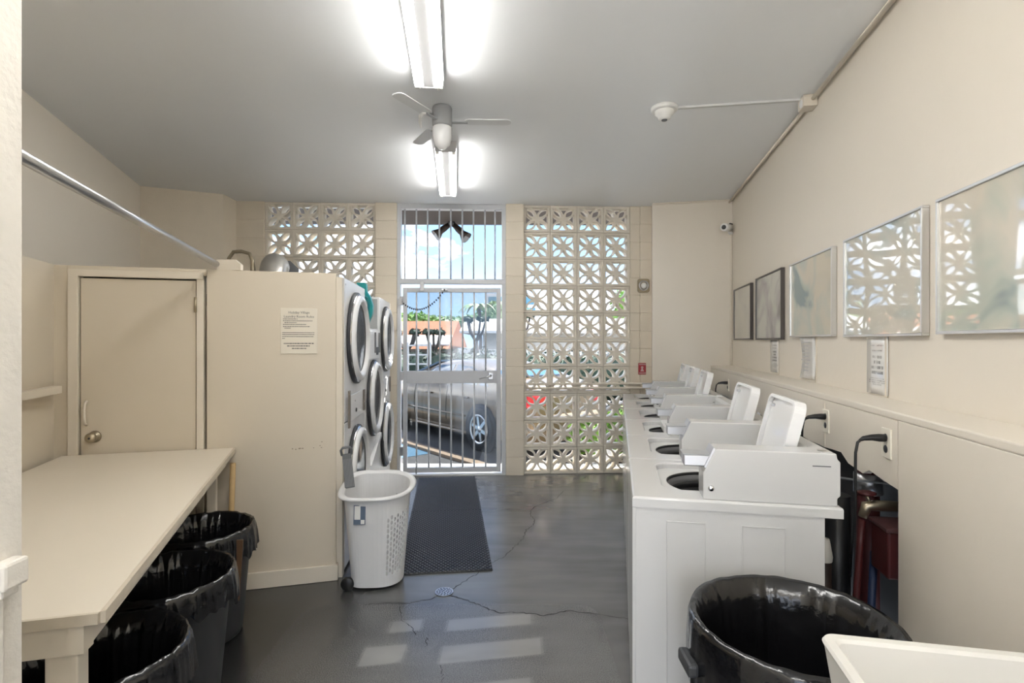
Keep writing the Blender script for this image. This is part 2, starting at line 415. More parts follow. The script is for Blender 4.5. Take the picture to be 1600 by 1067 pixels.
# ------------------------------------------------------------------ front block wall (breeze blocks are parts)
wf = bpy.data.objects.new('wall_front', None); COL.objects.link(wf); wf['kind'] = 'structure'
wf['label'] = 'cream wall of patterned breeze blocks round the barred gate'; wf.location = FO; wf.rotation_euler = (0, 0, FR)
BW = 0.308; BD = 0.11
def breeze_mesh():
    s = BW-0.004; h = s/2; fr = 0.028
    outer = [(-h, -h), (h, -h), (h, h), (-h, h)]; holes = []
    o = h-fr
    for q in range(4):          # petals on the diagonals
        ang = PI/4 + q*PI/2; ca, sa = math.cos(ang), math.sin(ang)
        L0, L1, wd = 0.034, o*1.36, 0.029; pts = []
        n = 7
        for i in range(n+1):
            t = i/n; x = L0+(L1-L0)*t; w = wd*math.sin(PI*t)**0.8
            pts.append((x, w))
        for i in range(n-1, 0, -1):
            t = i/n; x = L0+(L1-L0)*t; w = -wd*math.sin(PI*t)**0.8
            pts.append((x, w))
        holes.append([(ca*x - sa*y, sa*x + ca*y) for x, y in pts])
    for q in range(4):          # triangles on the axes, sides bowed in
        ang = q*PI/2; ca, sa = math.cos(ang), math.sin(ang)
        a0, b0 = 0.038, 0.060; pts = [(a0, 0.0)]
        for i in range(1, 6):
            t = i/5; pts.append((a0+(o-a0)*t, b0*t**1.75))
        for i in range(5, 0, -1):
            t = i/5; pts.append((a0+(o-a0)*t, -b0*t**1.75))
        holes.append([(ca*x - sa*y, sa*x + ca*y) for x, y in pts])
    return holed(outer, holes, 0.0, BD, 'y')
bz = obj('breeze_block', breeze_mesh(), m_breeze, wf)
# raised frame around each block's flower
bm = bmesh.new(); hh = BW/2-0.002
for s in (-1, 1):
    bm_box(bm, -hh, hh, -0.012, 0.001, s*hh-(0.024 if s > 0 else 0), s*hh+(0.024 if s < 0 else 0), 0.003, 1)
    bm_box(bm, s*hh-(0.024 if s > 0 else 0), s*hh+(0.024 if s < 0 else 0), -0.012, 0.001, -hh+0.024, hh-0.024, 0.003, 1)
me = bz.data; bm2 = bmesh.new(); bm2.from_mesh(me); tmp = bpy.data.meshes.new('t'); bm.to_mesh(tmp); bm2.from_mesh(tmp); bm2.to_mesh(me); bm.free(); bm2.free(); bpy.data.meshes.remove(tmp)
first = True
RX0, LX0 = 0.132, -2.763
for i in range(4):
    for j in range(10):
        p = (RX0+BW*(i+.5), 0, BW*(j+.5))
        if first: bz.location = p; first = False
        else: share('breeze_block', bz, wf, p)
for i in range(4):
    for j in range(6, 10):
        if i == 0 and j < 8: continue
        share('breeze_block', bz, wf, (LX0+0.3055*(i+.5), 0, BW*(j+.5)))
obj('wall_infill', box(LX0, -1.541, 0, BD, 0, BW*6), m_block, wf)
obj('wall_infill', box(LX0, LX0+0.3055, 0, BD, BW*6, BW*8), m_block, wf)
def pier(x0, x1, y0, y1):
    n = 15; hgt = CEIL/n; src = None
    for j in range(n):
        z = hgt*j
        if src is None:
            src = obj('concrete_block', box(x0, x1, y0, y1, 0.002, hgt-0.003, 0.004, 1), m_block, wf)
        else: share('concrete_block', src, wf, (0, 0, z))
    obj('mortar_core', box(x0+0.006, x1-0.006, y0+0.004, y1-0.004, 0, CEIL), m_block, wf)
pier(-3.075, LX0, -0.03, 0.16)
pier(-1.541, -1.300, -0.04, 0.16)
pier(-0.072, RX0, -0.06, 0.16)
pier(RX0+4*BW, RX0+4*BW+0.115, -0.02, 0.16)
pier(RX0+4*BW+0.115, 1.76, -0.035, 0.16)

# transom and gate
gx0, gx1 = -1.300, -0.072
w1 = bpy.data.objects.new('window_1', None); COL.objects.link(w1); w1['kind'] = 'structure'; w1['label'] = 'barred open transom above the gate'
w1.location = FO; w1.rotation_euler = (0, 0, FR)
obj('frame_jamb', box(gx0, gx0+0.04, -0.02, 0.08, 2.23, CEIL, 0.003), m_gate, w1)
obj('frame_jamb', box(gx1-0.045, gx1, -0.02, 0.08, 2.23, CEIL, 0.003), m_gate, w1)
obj('frame_head', box(gx0+0.04, gx1-0.045, -0.02, 0.08, CEIL-0.055, CEIL, 0.003), m_gate, w1)
obj('frame_rail', box(gx0, gx1, -0.02, 0.08, 2.175, 2.23, 0.003), m_gate, w1)
bx = [632.6, 650.6, 668.2, 686.6, 704.5, 722.5, 740, 758, 773.6]
def wall_x(x): r = (x-800)/F; X = 6.03*r/(1-0.0507*r); return X/math.cos(FR)
src = None
for x in bx:
    if src is None: src = obj('bar', cyl((0, 0.03, 2.23), (0, 0.03, CEIL-0.05), 0.0095, 8), m_gate, w1); src.location.x = wall_x(x)
    else: share('bar', src, w1, (wall_x(x), 0, 0))
d2 = bpy.data.objects.new('door_2', None); COL.objects.link(d2); d2['kind'] = 'structure'; d2['label'] = 'silver barred metal gate to the street'
d2.location = FO; d2.rotation_euler = (0, 0, FR)
obj('frame_jamb', box(gx0, gx0+0.035, -0.02, 0.08, 0.0, 2.175, 0.003), m_gate, d2)
obj('frame_jamb', box(gx1-0.045, gx1, -0.02, 0.08, 0.0, 2.175, 0.003), m_gate, d2)
gl, gr_ = gx0+0.062, gx1-0.055
obj('gate_stile', box(gl, gl+0.045, 0.0, 0.045, 0.03, 2.13, 0.003), m_gate, d2)
obj('gate_stile', box(gr_-0.05, gr_, 0.0, 0.045, 0.03, 2.13, 0.003), m_gate, d2)
obj('gate_top_rail', box(gl+0.045, gr_-0.05, 0.0, 0.045, 2.08, 2.13, 0.003), m_gate, d2)
obj('gate_lock_rail', box(gl+0.045, gr_-0.05, -0.003, 0.048, 1.045, 1.185, 0.003), m_gate, d2)
obj('gate_bottom_rail', box(gl+0.045, gr_-0.05, 0.0, 0.045, 0.03, 0.085, 0.003), m_gate, d2)
gxs = [651, 670, 687.5, 705, 723, 741, 759]
s1 = s2 = None
for x in gxs:
    X = wall_x(x)
    if s1 is None:
        s1 = obj('bar', cyl((0, 0.022, 1.185), (0, 0.022, 2.085), 0.0095, 8), m_gate, d2); s1.location.x = X
        s2 = obj('bar', cyl((0, 0.022, 0.08), (0, 0.022, 1.05), 0.0095, 8), m_gate, d2); s2.location.x = X
    else: share('bar', s1, d2, (X, 0, 0)); share('bar', s2, d2, (X, 0, 0))
for z in (1.98, 1.13, 0.28): obj('hinge', box(gx0+0.03, gx0+0.066, -0.028, 0.01, z-0.05, z+0.05, 0.004), m_steel, d2)
lvx = wall_x(767)
lv = obj('lever_plate', box(lvx-0.03, lvx+0.03, -0.014, -0.002, 1.085, 1.165, 0.006), m_steel, d2)
obj('lever_handle', tube([(lvx, -0.01, 1.13), (lvx, -0.05, 1.13), (lvx-0.02, -0.058, 1.125), (lvx-0.13, -0.055, 1.095)], [0.013, 0.011, 0.010, 0.008], 10), m_steel, lv)
cl = obj('closer_bracket', box(wall_x(627)-0.02, wall_x(627)+0.02, -0.06, -0.001, 1.93, 2.00, 0.004), m_steel, d2)
obj('closer_catch', box(wall_x(657), wall_x(664), -0.04, 0.0, 2.09, 2.20, 0.006), m_steel, d2)
obj('closer_catch', box(wall_x(690), wall_x(700), -0.02, 0.0, 2.095, 2.12, 0.004), m_steel, d2)
ca, cb = Vector((wall_x(629), -0.045, 1.965)), Vector((wall_x(695), -0.02, 2.105))
for i in range(22):
    t = i/21; p = ca.lerp(cb, t); p.z -= 0.235*4*t*(1-t)*0.62
    t2 = (i+.5)/21; 
    src_l = obj('chain_link', lathe([(0, -0.012), (0.008, -0.008), (0.009, 0.0), (0.008, 0.008), (0, 0.012)], 6), m_dark, d2) if i == 0 else share('chain_link', src_l, d2)
    src_i = src_l if i == 0 else bpy.data.objects[COL.objects[-1].name]
    (src_l if i == 0 else src_i).location = p
# cane bolt, clear pane
obj('cane_bolt', cyl((wall_x(651), -0.012, 0.02), (wall_x(651), -0.012, 0.16), 0.007, 8), m_steel, d2)
def pane_material():
    m = bpy.data.materials.new('clear acrylic'); m.use_nodes = True; nt = m.node_tree; nt.nodes.clear()
    o = nt.nodes.new('ShaderNodeOutputMaterial'); mx = nt.nodes.new('ShaderNodeMixShader'); tr = nt.nodes.new('ShaderNodeBsdfTransparent')
    gl_ = nt.nodes.new('ShaderNodeBsdfGlossy'); gl_.inputs['Roughness'].default_value = 0.06; gl_.inputs['Color'].default_value = (.9, .95, 1, 1)
    tr.inputs['Color'].default_value = (0.64, 0.66, 0.68, 1)
    nz = nt.nodes.new('ShaderNodeTexNoise'); nz.inputs['Scale'].default_value = 3
    ml = nt.nodes.new('ShaderNodeMath'); ml.operation = 'MULTIPLY'; ml.inputs[1].default_value = 0.10
    nt.links.new(nz.outputs['Fac'], ml.inputs[0]); nt.links.new(ml.outputs[0], mx.inputs[0])
    nt.links.new(tr.outputs[0], mx.inputs[1]); nt.links.new(gl_.outputs[0], mx.inputs[2]); nt.links.new(mx.outputs[0], o.inputs[0])
    return m
m_pane = pane_material()
obj('clear_pane', box(gl+0.045, gr_-0.05, 0.050, 0.054, 1.05, 2.12), m_pane, d2)
obj('clear_pane', box(gl+0.045, gr_-0.05, 0.050, 0.054, 0.04, 1.05), m_pane, d2)
obj('threshold', box(gx0, gx1, -0.03, 0.16, 0.0, 0.012), mat('pale threshold concrete', (0.72, 0.72, 0.71), 0.6), d2)

# conduits along the breeze wall
wc = thing('wall_conduit', 'pair of cream horizontal pipes across the tall breeze block panel', 'pipe', FO, FR)
for z, y0 in ((1.035, -0.035), (0.985, -0.03)):
    obj('pipe', tube([(RX0+0.06, y0, z), (RX0+1.24, y0, z), (RX0+1.27, y0-0.01, z), (1.70, y0-0.16, z+0.015)], 0.014, 8), m_trim, wc)
obj('pipe_elbow', tube([(RX0+0.0, -0.04, 1.11), (RX0+0.01, -0.045, 1.06), (RX0+0.05, -0.04, 0.99), (RX0+0.09, -0.03, 0.985)], 0.015, 8), m_trim, wc)
obj('shutoff_fitting', cyl((1.66, -0.19, 1.05), (1.76, -0.20, 1.052), 0.022, 10), m_steel, wc)

# ------------------------------------------------------------------ floor details
def ribbon(px, w):
    bm = bmesh.new(); P = [on_floor(x, y, 0.0) for x, y in px]; out = []
    for i in range(len(P)-1):
        n = 6
        for k in range(n): 
            q = P[i].lerp(P[i+1], k/n); q += Vector((random.uniform(-1, 1), random.uniform(-1, 1), 0))*0.008; out.append(q)
    out.append(P[-1]); prev = None
    for i, p in enumerate(out):
        d = (out[min(i+1, len(out)-1)]-out[max(i-1, 0)]); d.z = 0; d.normalize(); s = Vector((-d.y, d.x, 0))*w*random.uniform(0.4, 1.2)
        a = bm.verts.new(p+s+Vector((0, 0, 0.0008))); b = bm.verts.new(p-s+Vector((0, 0, 0.0008)))
        if prev: bm.faces.new((prev[0], prev[1], b, a))
        prev = (a, b)
    return finish(bm)
m_crack = mat('crack', (0.006, 0.006, 0.006), 0.9)
for px, w in (([(880, 766), (870, 778), (850, 785), (832, 793), (828, 803), (836, 812), (833, 820), (822, 827), (818, 840), (808, 850), (795, 862), (785, 871), (772, 877), (745, 896), (728, 906), (708, 920)], 0.004),
              ([(684, 930), (675, 935), (650, 939), (640, 942), (600, 942), (570, 944)], 0.0035),
              ([(703, 930), (730, 938), (750, 945), (765, 952), (782, 957), (810, 956), (850, 961), (885, 954), (940, 960), (982, 967)], 0.004),
              ([(626, 946), (629, 968), (643, 978), (650, 992)], 0.002), ([(667, 996), (666, 1008)], 0.002), ([(689, 1040), (692, 1052), (690, 1066)], 0.002)):
    obj('crack', ribbon(px, w), m_crack, floor)
dc = on_floor(694, 925)
fd = thing('floor_drain', 'round perforated metal floor drain beside the rubber mat', 'drain', (dc.x, dc.y, 0))
holes = []
for rr, n in ((0.012, 4), (0.028, 9), (0.043, 14)):
    for k in range(n):
        a = 2*PI*k/n + rr*30; c = (rr*math.cos(a), rr*math.sin(a))
        holes.append([(c[0]+0.0062*math.cos(q*PI/3), c[1]+0.0062*math.sin(q*PI/3)) for q in range(6)])
obj('grate', holed([(0.055*math.cos(2*PI*k/32), 0.055*math.sin(2*PI*k/32)) for k in range(32)], holes, 0.0015, 0.006), m_steel, fd)
obj('pit', lathe([(0, 0.001), (0.052, 0.001)], 24), m_black, fd)

def mat_mesh(w, l, nx, ny):
    bm = bm_box(bmesh.new(), 0, w, 0, l, 0, 0.010, 0.003, 1)
    sx, sy = w/nx, l/ny
    for i in range(nx):            # raised diamond tread, alternate rows shifted
        for j in range(ny):
            cx = sx*(i+.5) + (sx*.5 if j % 2 else 0); cy = sy*(j+.5)
            if cx > w-sx*.45: continue
            vs = [bm.verts.new((cx+dx*sx*.47, cy+dy*sy*.85, 0.010)) for dx, dy in ((1, 0), (0, 1), (-1, 0), (0, -1))]
            vt = [bm.verts.new((cx+dx*sx*.30, cy+dy*sy*.55, 0.0145)) for dx, dy in ((1, 0), (0, 1), (-1, 0), (0, -1))]
            bm.faces.new(vt)
            for k in range(4): bm.faces.new((vs[k], vs[(k+1) % 4], vt[(k+1) % 4], vt[k]))
    return bm
m_mat = mat('dark rubber matting', (0.022, 0.023, 0.026), 0.33, var=0.15, scale=4, spec=0.6)
ma = math.atan(0.119)
mw = 0.62
o = obj('rubber_mat', mat_mesh(mw, 1.24, 20, 56), m_mat, None, (-0.128-mw*math.cos(ma), 3.46-mw*math.sin(ma)+0.02, 0.0), ma)
tag(o, 'black rubber mat with diamond tread beside the white hamper', 'mat', 'rubber mats')
o = obj('rubber_mat', mat_mesh(mw, 1.17, 20, 53), m_mat, None, (-0.128-mw*math.cos(ma)-1.25*math.sin(ma), 3.46-mw*math.sin(ma)+1.25*math.cos(ma)+0.02, 0.0), ma)
tag(o, 'black rubber mat with diamond tread at the foot of the gate', 'mat', 'rubber mats')

# ------------------------------------------------------------------ washers
def rrect(x0, x1, y0, y1, r, n=5):
    out = []
    for cx, cy, a0 in ((x1-r, y1-r, 0), (x0+r, y1-r, PI/2), (x0+r, y0+r, PI), (x1-r, y0+r, 1.5*PI)):
        for k in range(n+1): a = a0 + PI/2*k/n; out.append((cx+r*math.cos(a), cy+r*math.sin(a)))
    return out
WW = 0.664
def make_washer():
    t = thing('washing_machine', 'white coin washer', 'washing machine', (0, 0, 0), -TH, 'coin washers along the right wall')
    parts = {}
    cab = obj('cabinet', holed([(0.012, 0.006), (0.668, 0.006), (0.668, WW-0.006), (0.012, WW-0.006)], [[(0.022, 0.016), (0.658, 0.016), (0.658, WW-0.016), (0.022, WW-0.016)]], 0.015, 0.893), m_enam, t)
    bm = bmesh.new()
    bm_box(bm, 0.000, 0.013, 0.004, WW-0.004, 0.05, 0.890, 0.003)
    obj('front_panel', bm, m_enam, t)
    bm = bmesh.new()
    for x0, x1 in ((0.125, 0.265), (0.39, 0.54)):
        for (a0, a1, c0, c1) in ((x0, x1, 0.842, 0.846), (x0, x0+0.004, 0.12, 0.846), (x1-0.004, x1, 0.12, 0.846)):
            bm_box(bm, a0, a1, 0.0035, 0.0065, c0, c1, 0.001, 1)
    obj('pressed_rib', bm, m_enam, t)
    top = holed([(0, 0), (0.727, 0), (0.727, WW), (0, WW)], [rrect(0.125, 0.585, 0.135, 0.60, 0.07)], 0.893, 0.932)
    es = [e for e in top.edges if (abs(e.verts[0].co.z-0.932) < 1e-5 and abs(e.verts[1].co.z-0.932) < 1e-5 and len(e.link_faces) == 2 and e.calc_face_angle(0) > 0.5)]
    bmesh.ops.bevel(top, geom=es, offset=0.008, segments=2, affect='EDGES', profile=0.5); finish(top)
    for f in top.faces: f.smooth = False
    obj('top_deck', top, m_enam, t)
    hole = [(0.36+0.205*math.cos(2*PI*k/40), 0.36+0.205*math.sin(2*PI*k/40)) for k in range(40)]
    obj('deck_recess', holed(rrect(0.118, 0.592, 0.128, 0.607, 0.07), [hole], 0.894, 0.905), m_enam, t)
    m_tub = mat('grey tub plastic', (0.22, 0.22, 0.225), 0.4)
    tub = obj('tub', lathe([(0.206, 0.902), (0.196, 0.880), (0.196, 0.862), (0.205, 0.852), (0.205, 0.45), (0, 0.43)], 40, 'z', (0.36, 0.36, 0)), m_tub, t)
    obj('tub_ring', lathe([(0.2055, 0.9045), (0.204, 0.9046), (0.199, 0.893), (0.201, 0.892)], 40, 'z', (0.36, 0.36, 0)), m_black, tub)
    obj('tub_ring', lathe([(0.197, 0.862), (0.193, 0.860), (0.193, 0.835), (0.203, 0.832)], 40, 'z', (0.36, 0.36, 0)), m_black, tub)
    obj('agitator', lathe([(0, 0.80), (0.035, 0.795), (0.045, 0.76), (0.05, 0.6), (0.12, 0.50), (0.19, 0.47), (0, 0.46)], 20, 'z', (0.36, 0.36, 0)), m_grey, tub)
    prof = [(0.258, 0.932), (0.258, 1.03), (0.303, 1.12), (0.709, 1.12), (0.712, 1.10), (0.722, 1.09), (0.722, 0.97), (0.712, 0.96), (0.712, 0.932)]
    mc = obj('coin_meter_case', prism(prof, 0.012, 0.128, 'y', bev=0.004), m_enam, t)
    obj('coin_slide', box(0.190, 0.285, 0.025, 0.105, 1.052, 1.092, 0.003), m_steel, mc)
    obj('slide_top_plate', box(0.186, 0.290, 0.022, 0.108, 1.093, 1.098, 0.001), m_fangrey, mc)
    sp = prism([(0.268, 1.046), (0.302, 1.119), (0.296, 1.125), (0.262, 1.052)], 0.018, 0.122, 'y'); obj('slide_plate', sp, m_steel, mc)
    obj('case_lock', lathe([(0, 0.004), (0.008, 0.004), (0.011, 0.006), (0.011, 0.013)], 16, 'y', (0.285, 0, 0.975)), m_chrome, mc)
    obj('case_slot', box(0.63, 0.69, 0.0105, 0.0125, 1.072, 1.076), m_grey, mc)
    cons = obj('console', prism([(0.640, 0.932), (0.640, 1.10), (0.652, 1.118), (0.712, 1.118), (0.712, 0.932)], 0.129, WW-0.008, 'y', bev=0.004), m_enam, t)
    obj('console_plate', box(0.665, 0.700, 0.03, 0.07, 1.119, 1.1225), m_alu, cons)
    return t
def lid_mesh(parts=False):
    # lid in its own frame: x from hinge outward, y width, z thickness; liner on the +z side
    sh = bmesh.new(); 
    o = rrect(0, 0.355, 0, 0.365, 0.045); 
    b1 = prism(o, 0, 0.022, 'z', bev=0.0)
    rim = holed(o, [rrect(0.014, 0.341, 0.014, 0.351, 0.036)], 0.022, 0.044)
    tmp = bpy.data.meshes.new('t'); rim.to_mesh(tmp); b1.from_mesh(tmp); bpy.data.meshes.remove(tmp); rim.free()
    for f in b1.faces: f.smooth = False
    return b1
proto = make_washer()
def copy_tree(o, parent=None):
    c = o.copy(); COL.objects.link(c); c.parent = parent
    for ch in list(o.children): copy_tree(ch, c)
    return c
wl = ['white coin washer with raised lid standing beside the large black trash bin',
      'white coin washer with raised lid, second in the row from the large trash bin',
      'white coin washer with its lid shut, between washers with raised lids',
      'white coin washer with raised lid, just past the one with the shut lid',
      'white coin washer with raised lid, next to last before the security camera wall',
      'white coin washer with raised lid against the security camera wall']
washers = [proto] + [copy_tree(proto) for _ in range(5)]
lid0 = None
def add_lid(w, opened):
    global lid0
    if lid0 is None:
        lid0 = obj('lid', lid_mesh(), m_enam2, w)
        liner0 = obj('lid_liner', prism(rrect(0.016, 0.339, 0.016, 0.349, 0.035), 0.0225, 0.027), m_lidin, lid0)
        obj('lid_catch', box(0.30, 0.315, 0.30, 0.312, 0.027, 0.045, 0.003), m_steel, lid0)
        l = lid0
    else:
        l = copy_tree(lid0, w)
    # opened: stands on its hinge, leaning back, liner to the aisle
    if opened:
        d = math.radians(14)
        X = Vector((math.sin(d), 0, math.cos(d))); Y = Vector((0, 1, 0)); Z = Vector((-math.cos(d), 0, math.sin(d)))
        # right-handed: X x Y = Z
        Y = Z.cross(X)
        Mx = Matrix((X, Y, Z)).transposed().to_4x4(); 
        y0 = 0.16 if Y.y > 0 else 0.16+0.365
        Mx.translation = Vector((0.580, y0, 0.934)); l.matrix_local = Mx
    else:
        Mx = Matrix(((-1, 0, 0), (0, 1, 0), (0, 0, -1))).to_4x4(); Mx.translation = Vector((0.60, 0.16, 0.958)); l.matrix_local = Mx
    return l
for k, w in enumerate(washers):
    p = R(0.055, 2.045+0.672*k); w.location = (p.x, p.y, 0); w['label'] = wl[k]
    add_lid(w, k != 2)

# ------------------------------------------------------------------ plumbing in the chase opening
def rt(name, label, cat, group=None): return thing(name, label, cat, (0, 0, 0), -TH, group)
pp = tag(obj('drain_standpipe', tube([(0.93, 2.50, 0), (0.93, 2.50, 0.86)], 0.05, 16), m_black, None, (0, 0, 0), -TH), 'thick black standpipe behind the first washer', 'pipe')
t = rt('vent_pipe', 'thin brown pipe with white plastic cap behind the first washer', 'pipe')
obj('pipe', cyl((0.83, 2.37, 0), (0.83, 2.37, 0.62), 0.03, 14), mat('brown pipe', (0.03, 0.018, 0.014), 0.5), t)
obj('white_cap', lathe([(0.032, 0.62), (0.034, 0.64), (0.026, 0.69), (0.022, 0.71), (0, 0.715)], 16, 'z', (0.83, 2.37, 0)), m_pvc, t)
t = rt('hose_bib', 'red-handled brass water valve in the wall opening', 'valve')
obj('valve_body', tube([(1.12, 2.36, 0.86), (1.02, 2.36, 0.86), (0.985, 2.36, 0.855), (0.97, 2.36, 0.81)], [0.02, 0.022, 0.022, 0.016], 10), m_brass, t)
obj('valve_stem', cyl((1.00, 2.36, 0.86), (0.985, 2.36, 0.905), 0.007, 8), m_brass, t)
obj('valve_handle', lathe([(0, 0.900), (0.034, 0.904), (0.036, 0.912), (0.02, 0.916), (0, 0.916)], 10, 'z', (0.985, 2.36, 0)), m_red, t)
tag(obj('supply_hose', tube([(0.97, 2.36, 0.80), (0.955, 2.345, 0.70), (0.935, 2.33, 0.5), (0.93, 2.33, 0.25), (0.95, 2.36, 0.02)], 0.014, 8), m_red, None, (0, 0, 0), -TH), 'dark red water hose hanging from the valve', 'hose')
tag(obj('supply_hose', tube([(1.03, 2.40, 0.66), (1.0, 2.35, 0.5), (0.97, 2.30, 0.25), (0.96, 2.28, 0.02)], 0.015, 8), m_blueh, None, (0, 0, 0), -TH), 'dark blue water hose beside the wooden stud', 'hose')
t = rt('valve_box', 'chipped dark red metal box hung in the wall opening', 'box')
obj('box_body', box(1.00, 1.16, 2.22, 2.36, 0.62, 0.80, 0.008), m_red, t)
obj('box_lid', box(0.99, 1.17, 2.21, 2.37, 0.80, 0.815, 0.004), mat('chipped red edge', (0.08, 0.03, 0.03), 0.5, var=0.5, scale=30), t)
tag(obj('wall_stud', box(1.05, 1.09, 2.19, 2.235, 0, 0.62, 0.003), mat('grimy pine', (0.34, 0.28, 0.20), 0.7, var=0.15), None, (0, 0, 0), -TH), 'grimy upright wooden stud at the edge of the wall opening', 'stud')
tag(obj('electrical_panel', box(1.20, 1.25, 2.40, 2.75, 0.55, 0.98, 0.004), mat('blue grey metal', (0.16, 0.18, 0.21), 0.5), None, (0, 0, 0), -TH), 'blue grey metal plate at the back of the wall opening', 'panel')
t = rt('riser_pipe', 'dark red riser pipe with steel clamp behind the first washer', 'pipe')
obj('pipe', cyl((1.10, 2.62, 0), (1.10, 2.62, 1.20), 0.045, 14), m_red, t)
obj('pipe_clamp', lathe([(0.046, 0.84), (0.056, 0.842), (0.056, 0.93), (0.046, 0.932)], 16, 'z', (1.10, 2.62, 0)), m_steel, t)
tag(obj('drain_hose', tube([(0.90, 2.60, 0.30), (0.84, 2.60, 0.34), (0.80, 2.62, 0.20), (0.82, 2.64, 0.02)], 0.03, 10), m_pvc, None, (0, 0, 0), -TH), 'pale ribbed drain hose on the floor behind the washers', 'hose')
tag(obj('branch_pipe', tube([(0.82, 2.56, 0.80), (0.84, 2.56, 0.795), (0.865, 2.56, 0.79)], 0.022, 10), m_grey, None, (0, 0, 0), -TH), 'grey branch pipe joining the black standpipe', 'pipe')
tag(obj('cable', tube([(0.82, 2.60, 0.93), (1.0, 2.50, 0.925), (1.19, 2.42, 0.93)], 0.005, 6), m_grey, None, (0, 0, 0), -TH), 'thin grey cable strung across the wall opening', 'cable')

# outlets and plugs on the chase front
def outlet(x, y, label, cordlab, drop):
    v, Y = right_uv(x, UL); z = h_at(y, Y)
    t = rt('wall_outlet', label, 'outlet', 'power outlets on the chase')
    pl = obj('cover_plate', box(UL-0.007, UL, v-0.036, v+0.036, z-0.057, z+0.057, 0.003), mat('ivory plate', (0.84, 0.79, 0.68), 0.35), t)
    for dz in (-0.022, 0.022): obj('socket', lathe([(0, -0.002), (0.014, -0.002), (0.015, 0)], 14, 'x', (UL-0.007, v, z+dz)), m_dark, t)
    c = rt('power_cord', cordlab, 'cord', 'black cords plugged in along the chase')
    zz = z+0.02
    obj('plug', tube([(UL-0.010, v, zz), (UL-0.030, v, zz), (UL-0.055, v, zz), (UL-0.085, v-0.003, zz-0.004), (UL-0.098, v-0.004, zz-0.012)], [0.015, 0.015, 0.012, 0.009, 0.005], 10), m_black, c)
    obj('wire', tube([(UL-0.090, v-0.003, zz-0.006), (UL-0.105, v-0.004, zz-0.02), (UL-0.112, v-0.004, zz-0.06), (UL-0.112, v, zz-drop*.5), (UL-0.115, v+0.03, zz-drop)], 0.0055, 8), m_black, c)
outlet(1387, 692, 'cream double outlet above the wall opening, right beside the lower panel', 'black cord hanging past the open plumbing from its outlet', 0.55)
outlet(1292, 657, 'cream double outlet behind the raised lid of the washer nearest the trash bin', 'black cord plugged in behind the washer nearest the trash bin', 0.20)
outlet(1172, 612, 'cream double outlet behind the washer with the shut lid', 'black cord plugged in behind the washer with the shut lid', 0.20)
outlet(1138, 601, 'cream double outlet nearest the security camera wall', 'black cord plugged in nearest the security camera wall', 0.18)

# ------------------------------------------------------------------ pictures on the right wall
arts = [
 (1146, 1175, 441, 530, 'dark', ((.55, .52, .42), (.50, .48, .40), (.45, .43, .36)), 'narrow dark framed pale picture hung next to the wall corner', 0.3),
 (1180, 1223, 417, 530, 'dark', ((.50, .50, .45), (.30, .29, .28), (.16, .15, .15)), 'dark framed picture of grey marbled swirls', 0.5),
 (1233, 1302, 384, 525, 'alu', ((.66, .60, .47), (.45, .50, .45), (.14, .24, .25)), 'small silver framed faded beige print with teal corner', 1.2),
 (1317, 1443, 320, 524, 'alu', ((.64, .60, .50), (.50, .53, .47), (.20, .30, .31)), 'silver framed print mirroring the whole breeze block screen in buckled glazing', 1.1),
 (1461, 1668, 222, 522, 'alu', ((.66, .60, .49), (.48, .52, .44), (.14, .22, .24)), 'largest silver framed beige print, beside the wide bare stretch of wall', 0.7)]
m_dframe = mat('dark bronze frame', (0.10, 0.09, 0.085), 0.35, 0.6)
for i, (x0, x1, yt, yb, kind, cols, label, warp) in enumerate(arts):
    uf = UW-0.030
    va, Ya = right_uv(x0, uf); vb, Yb = right_uv(x1-(0 if i > 3 else 3), uf)
    zt = h_at(yt, Yb); zb = h_at(yb, Yb)
    if i == 4: zt = h_at(312, Ya); zb = h_at(522, Ya)
    t = rt('picture_frame', label, 'picture', 'framed pictures on the right wall')
    fm = m_dframe if kind == 'dark' else m_alu; fw = 0.014 if kind == 'dark' else 0.012
    lo, hi = vb, va
    for (a0, a1, c0, c1) in ((lo, hi, zb, zb+fw), (lo, hi, zt-fw, zt), (lo, lo+fw, zb+fw, zt-fw), (hi-fw, hi, zb+fw, zt-fw)):
        obj('frame_bar', box(uf, UW-0.001, a0, a1, c0, c1, 0.002, 1), fm, t)
    obj('glazed_print', box(uf+0.008, uf+0.012, lo+fw*.8, hi-fw*.8, zb+fw*.8, zt-fw*.8), art_material('faded print %d' % i, *cols, seed=i+1, warp=warp), t)

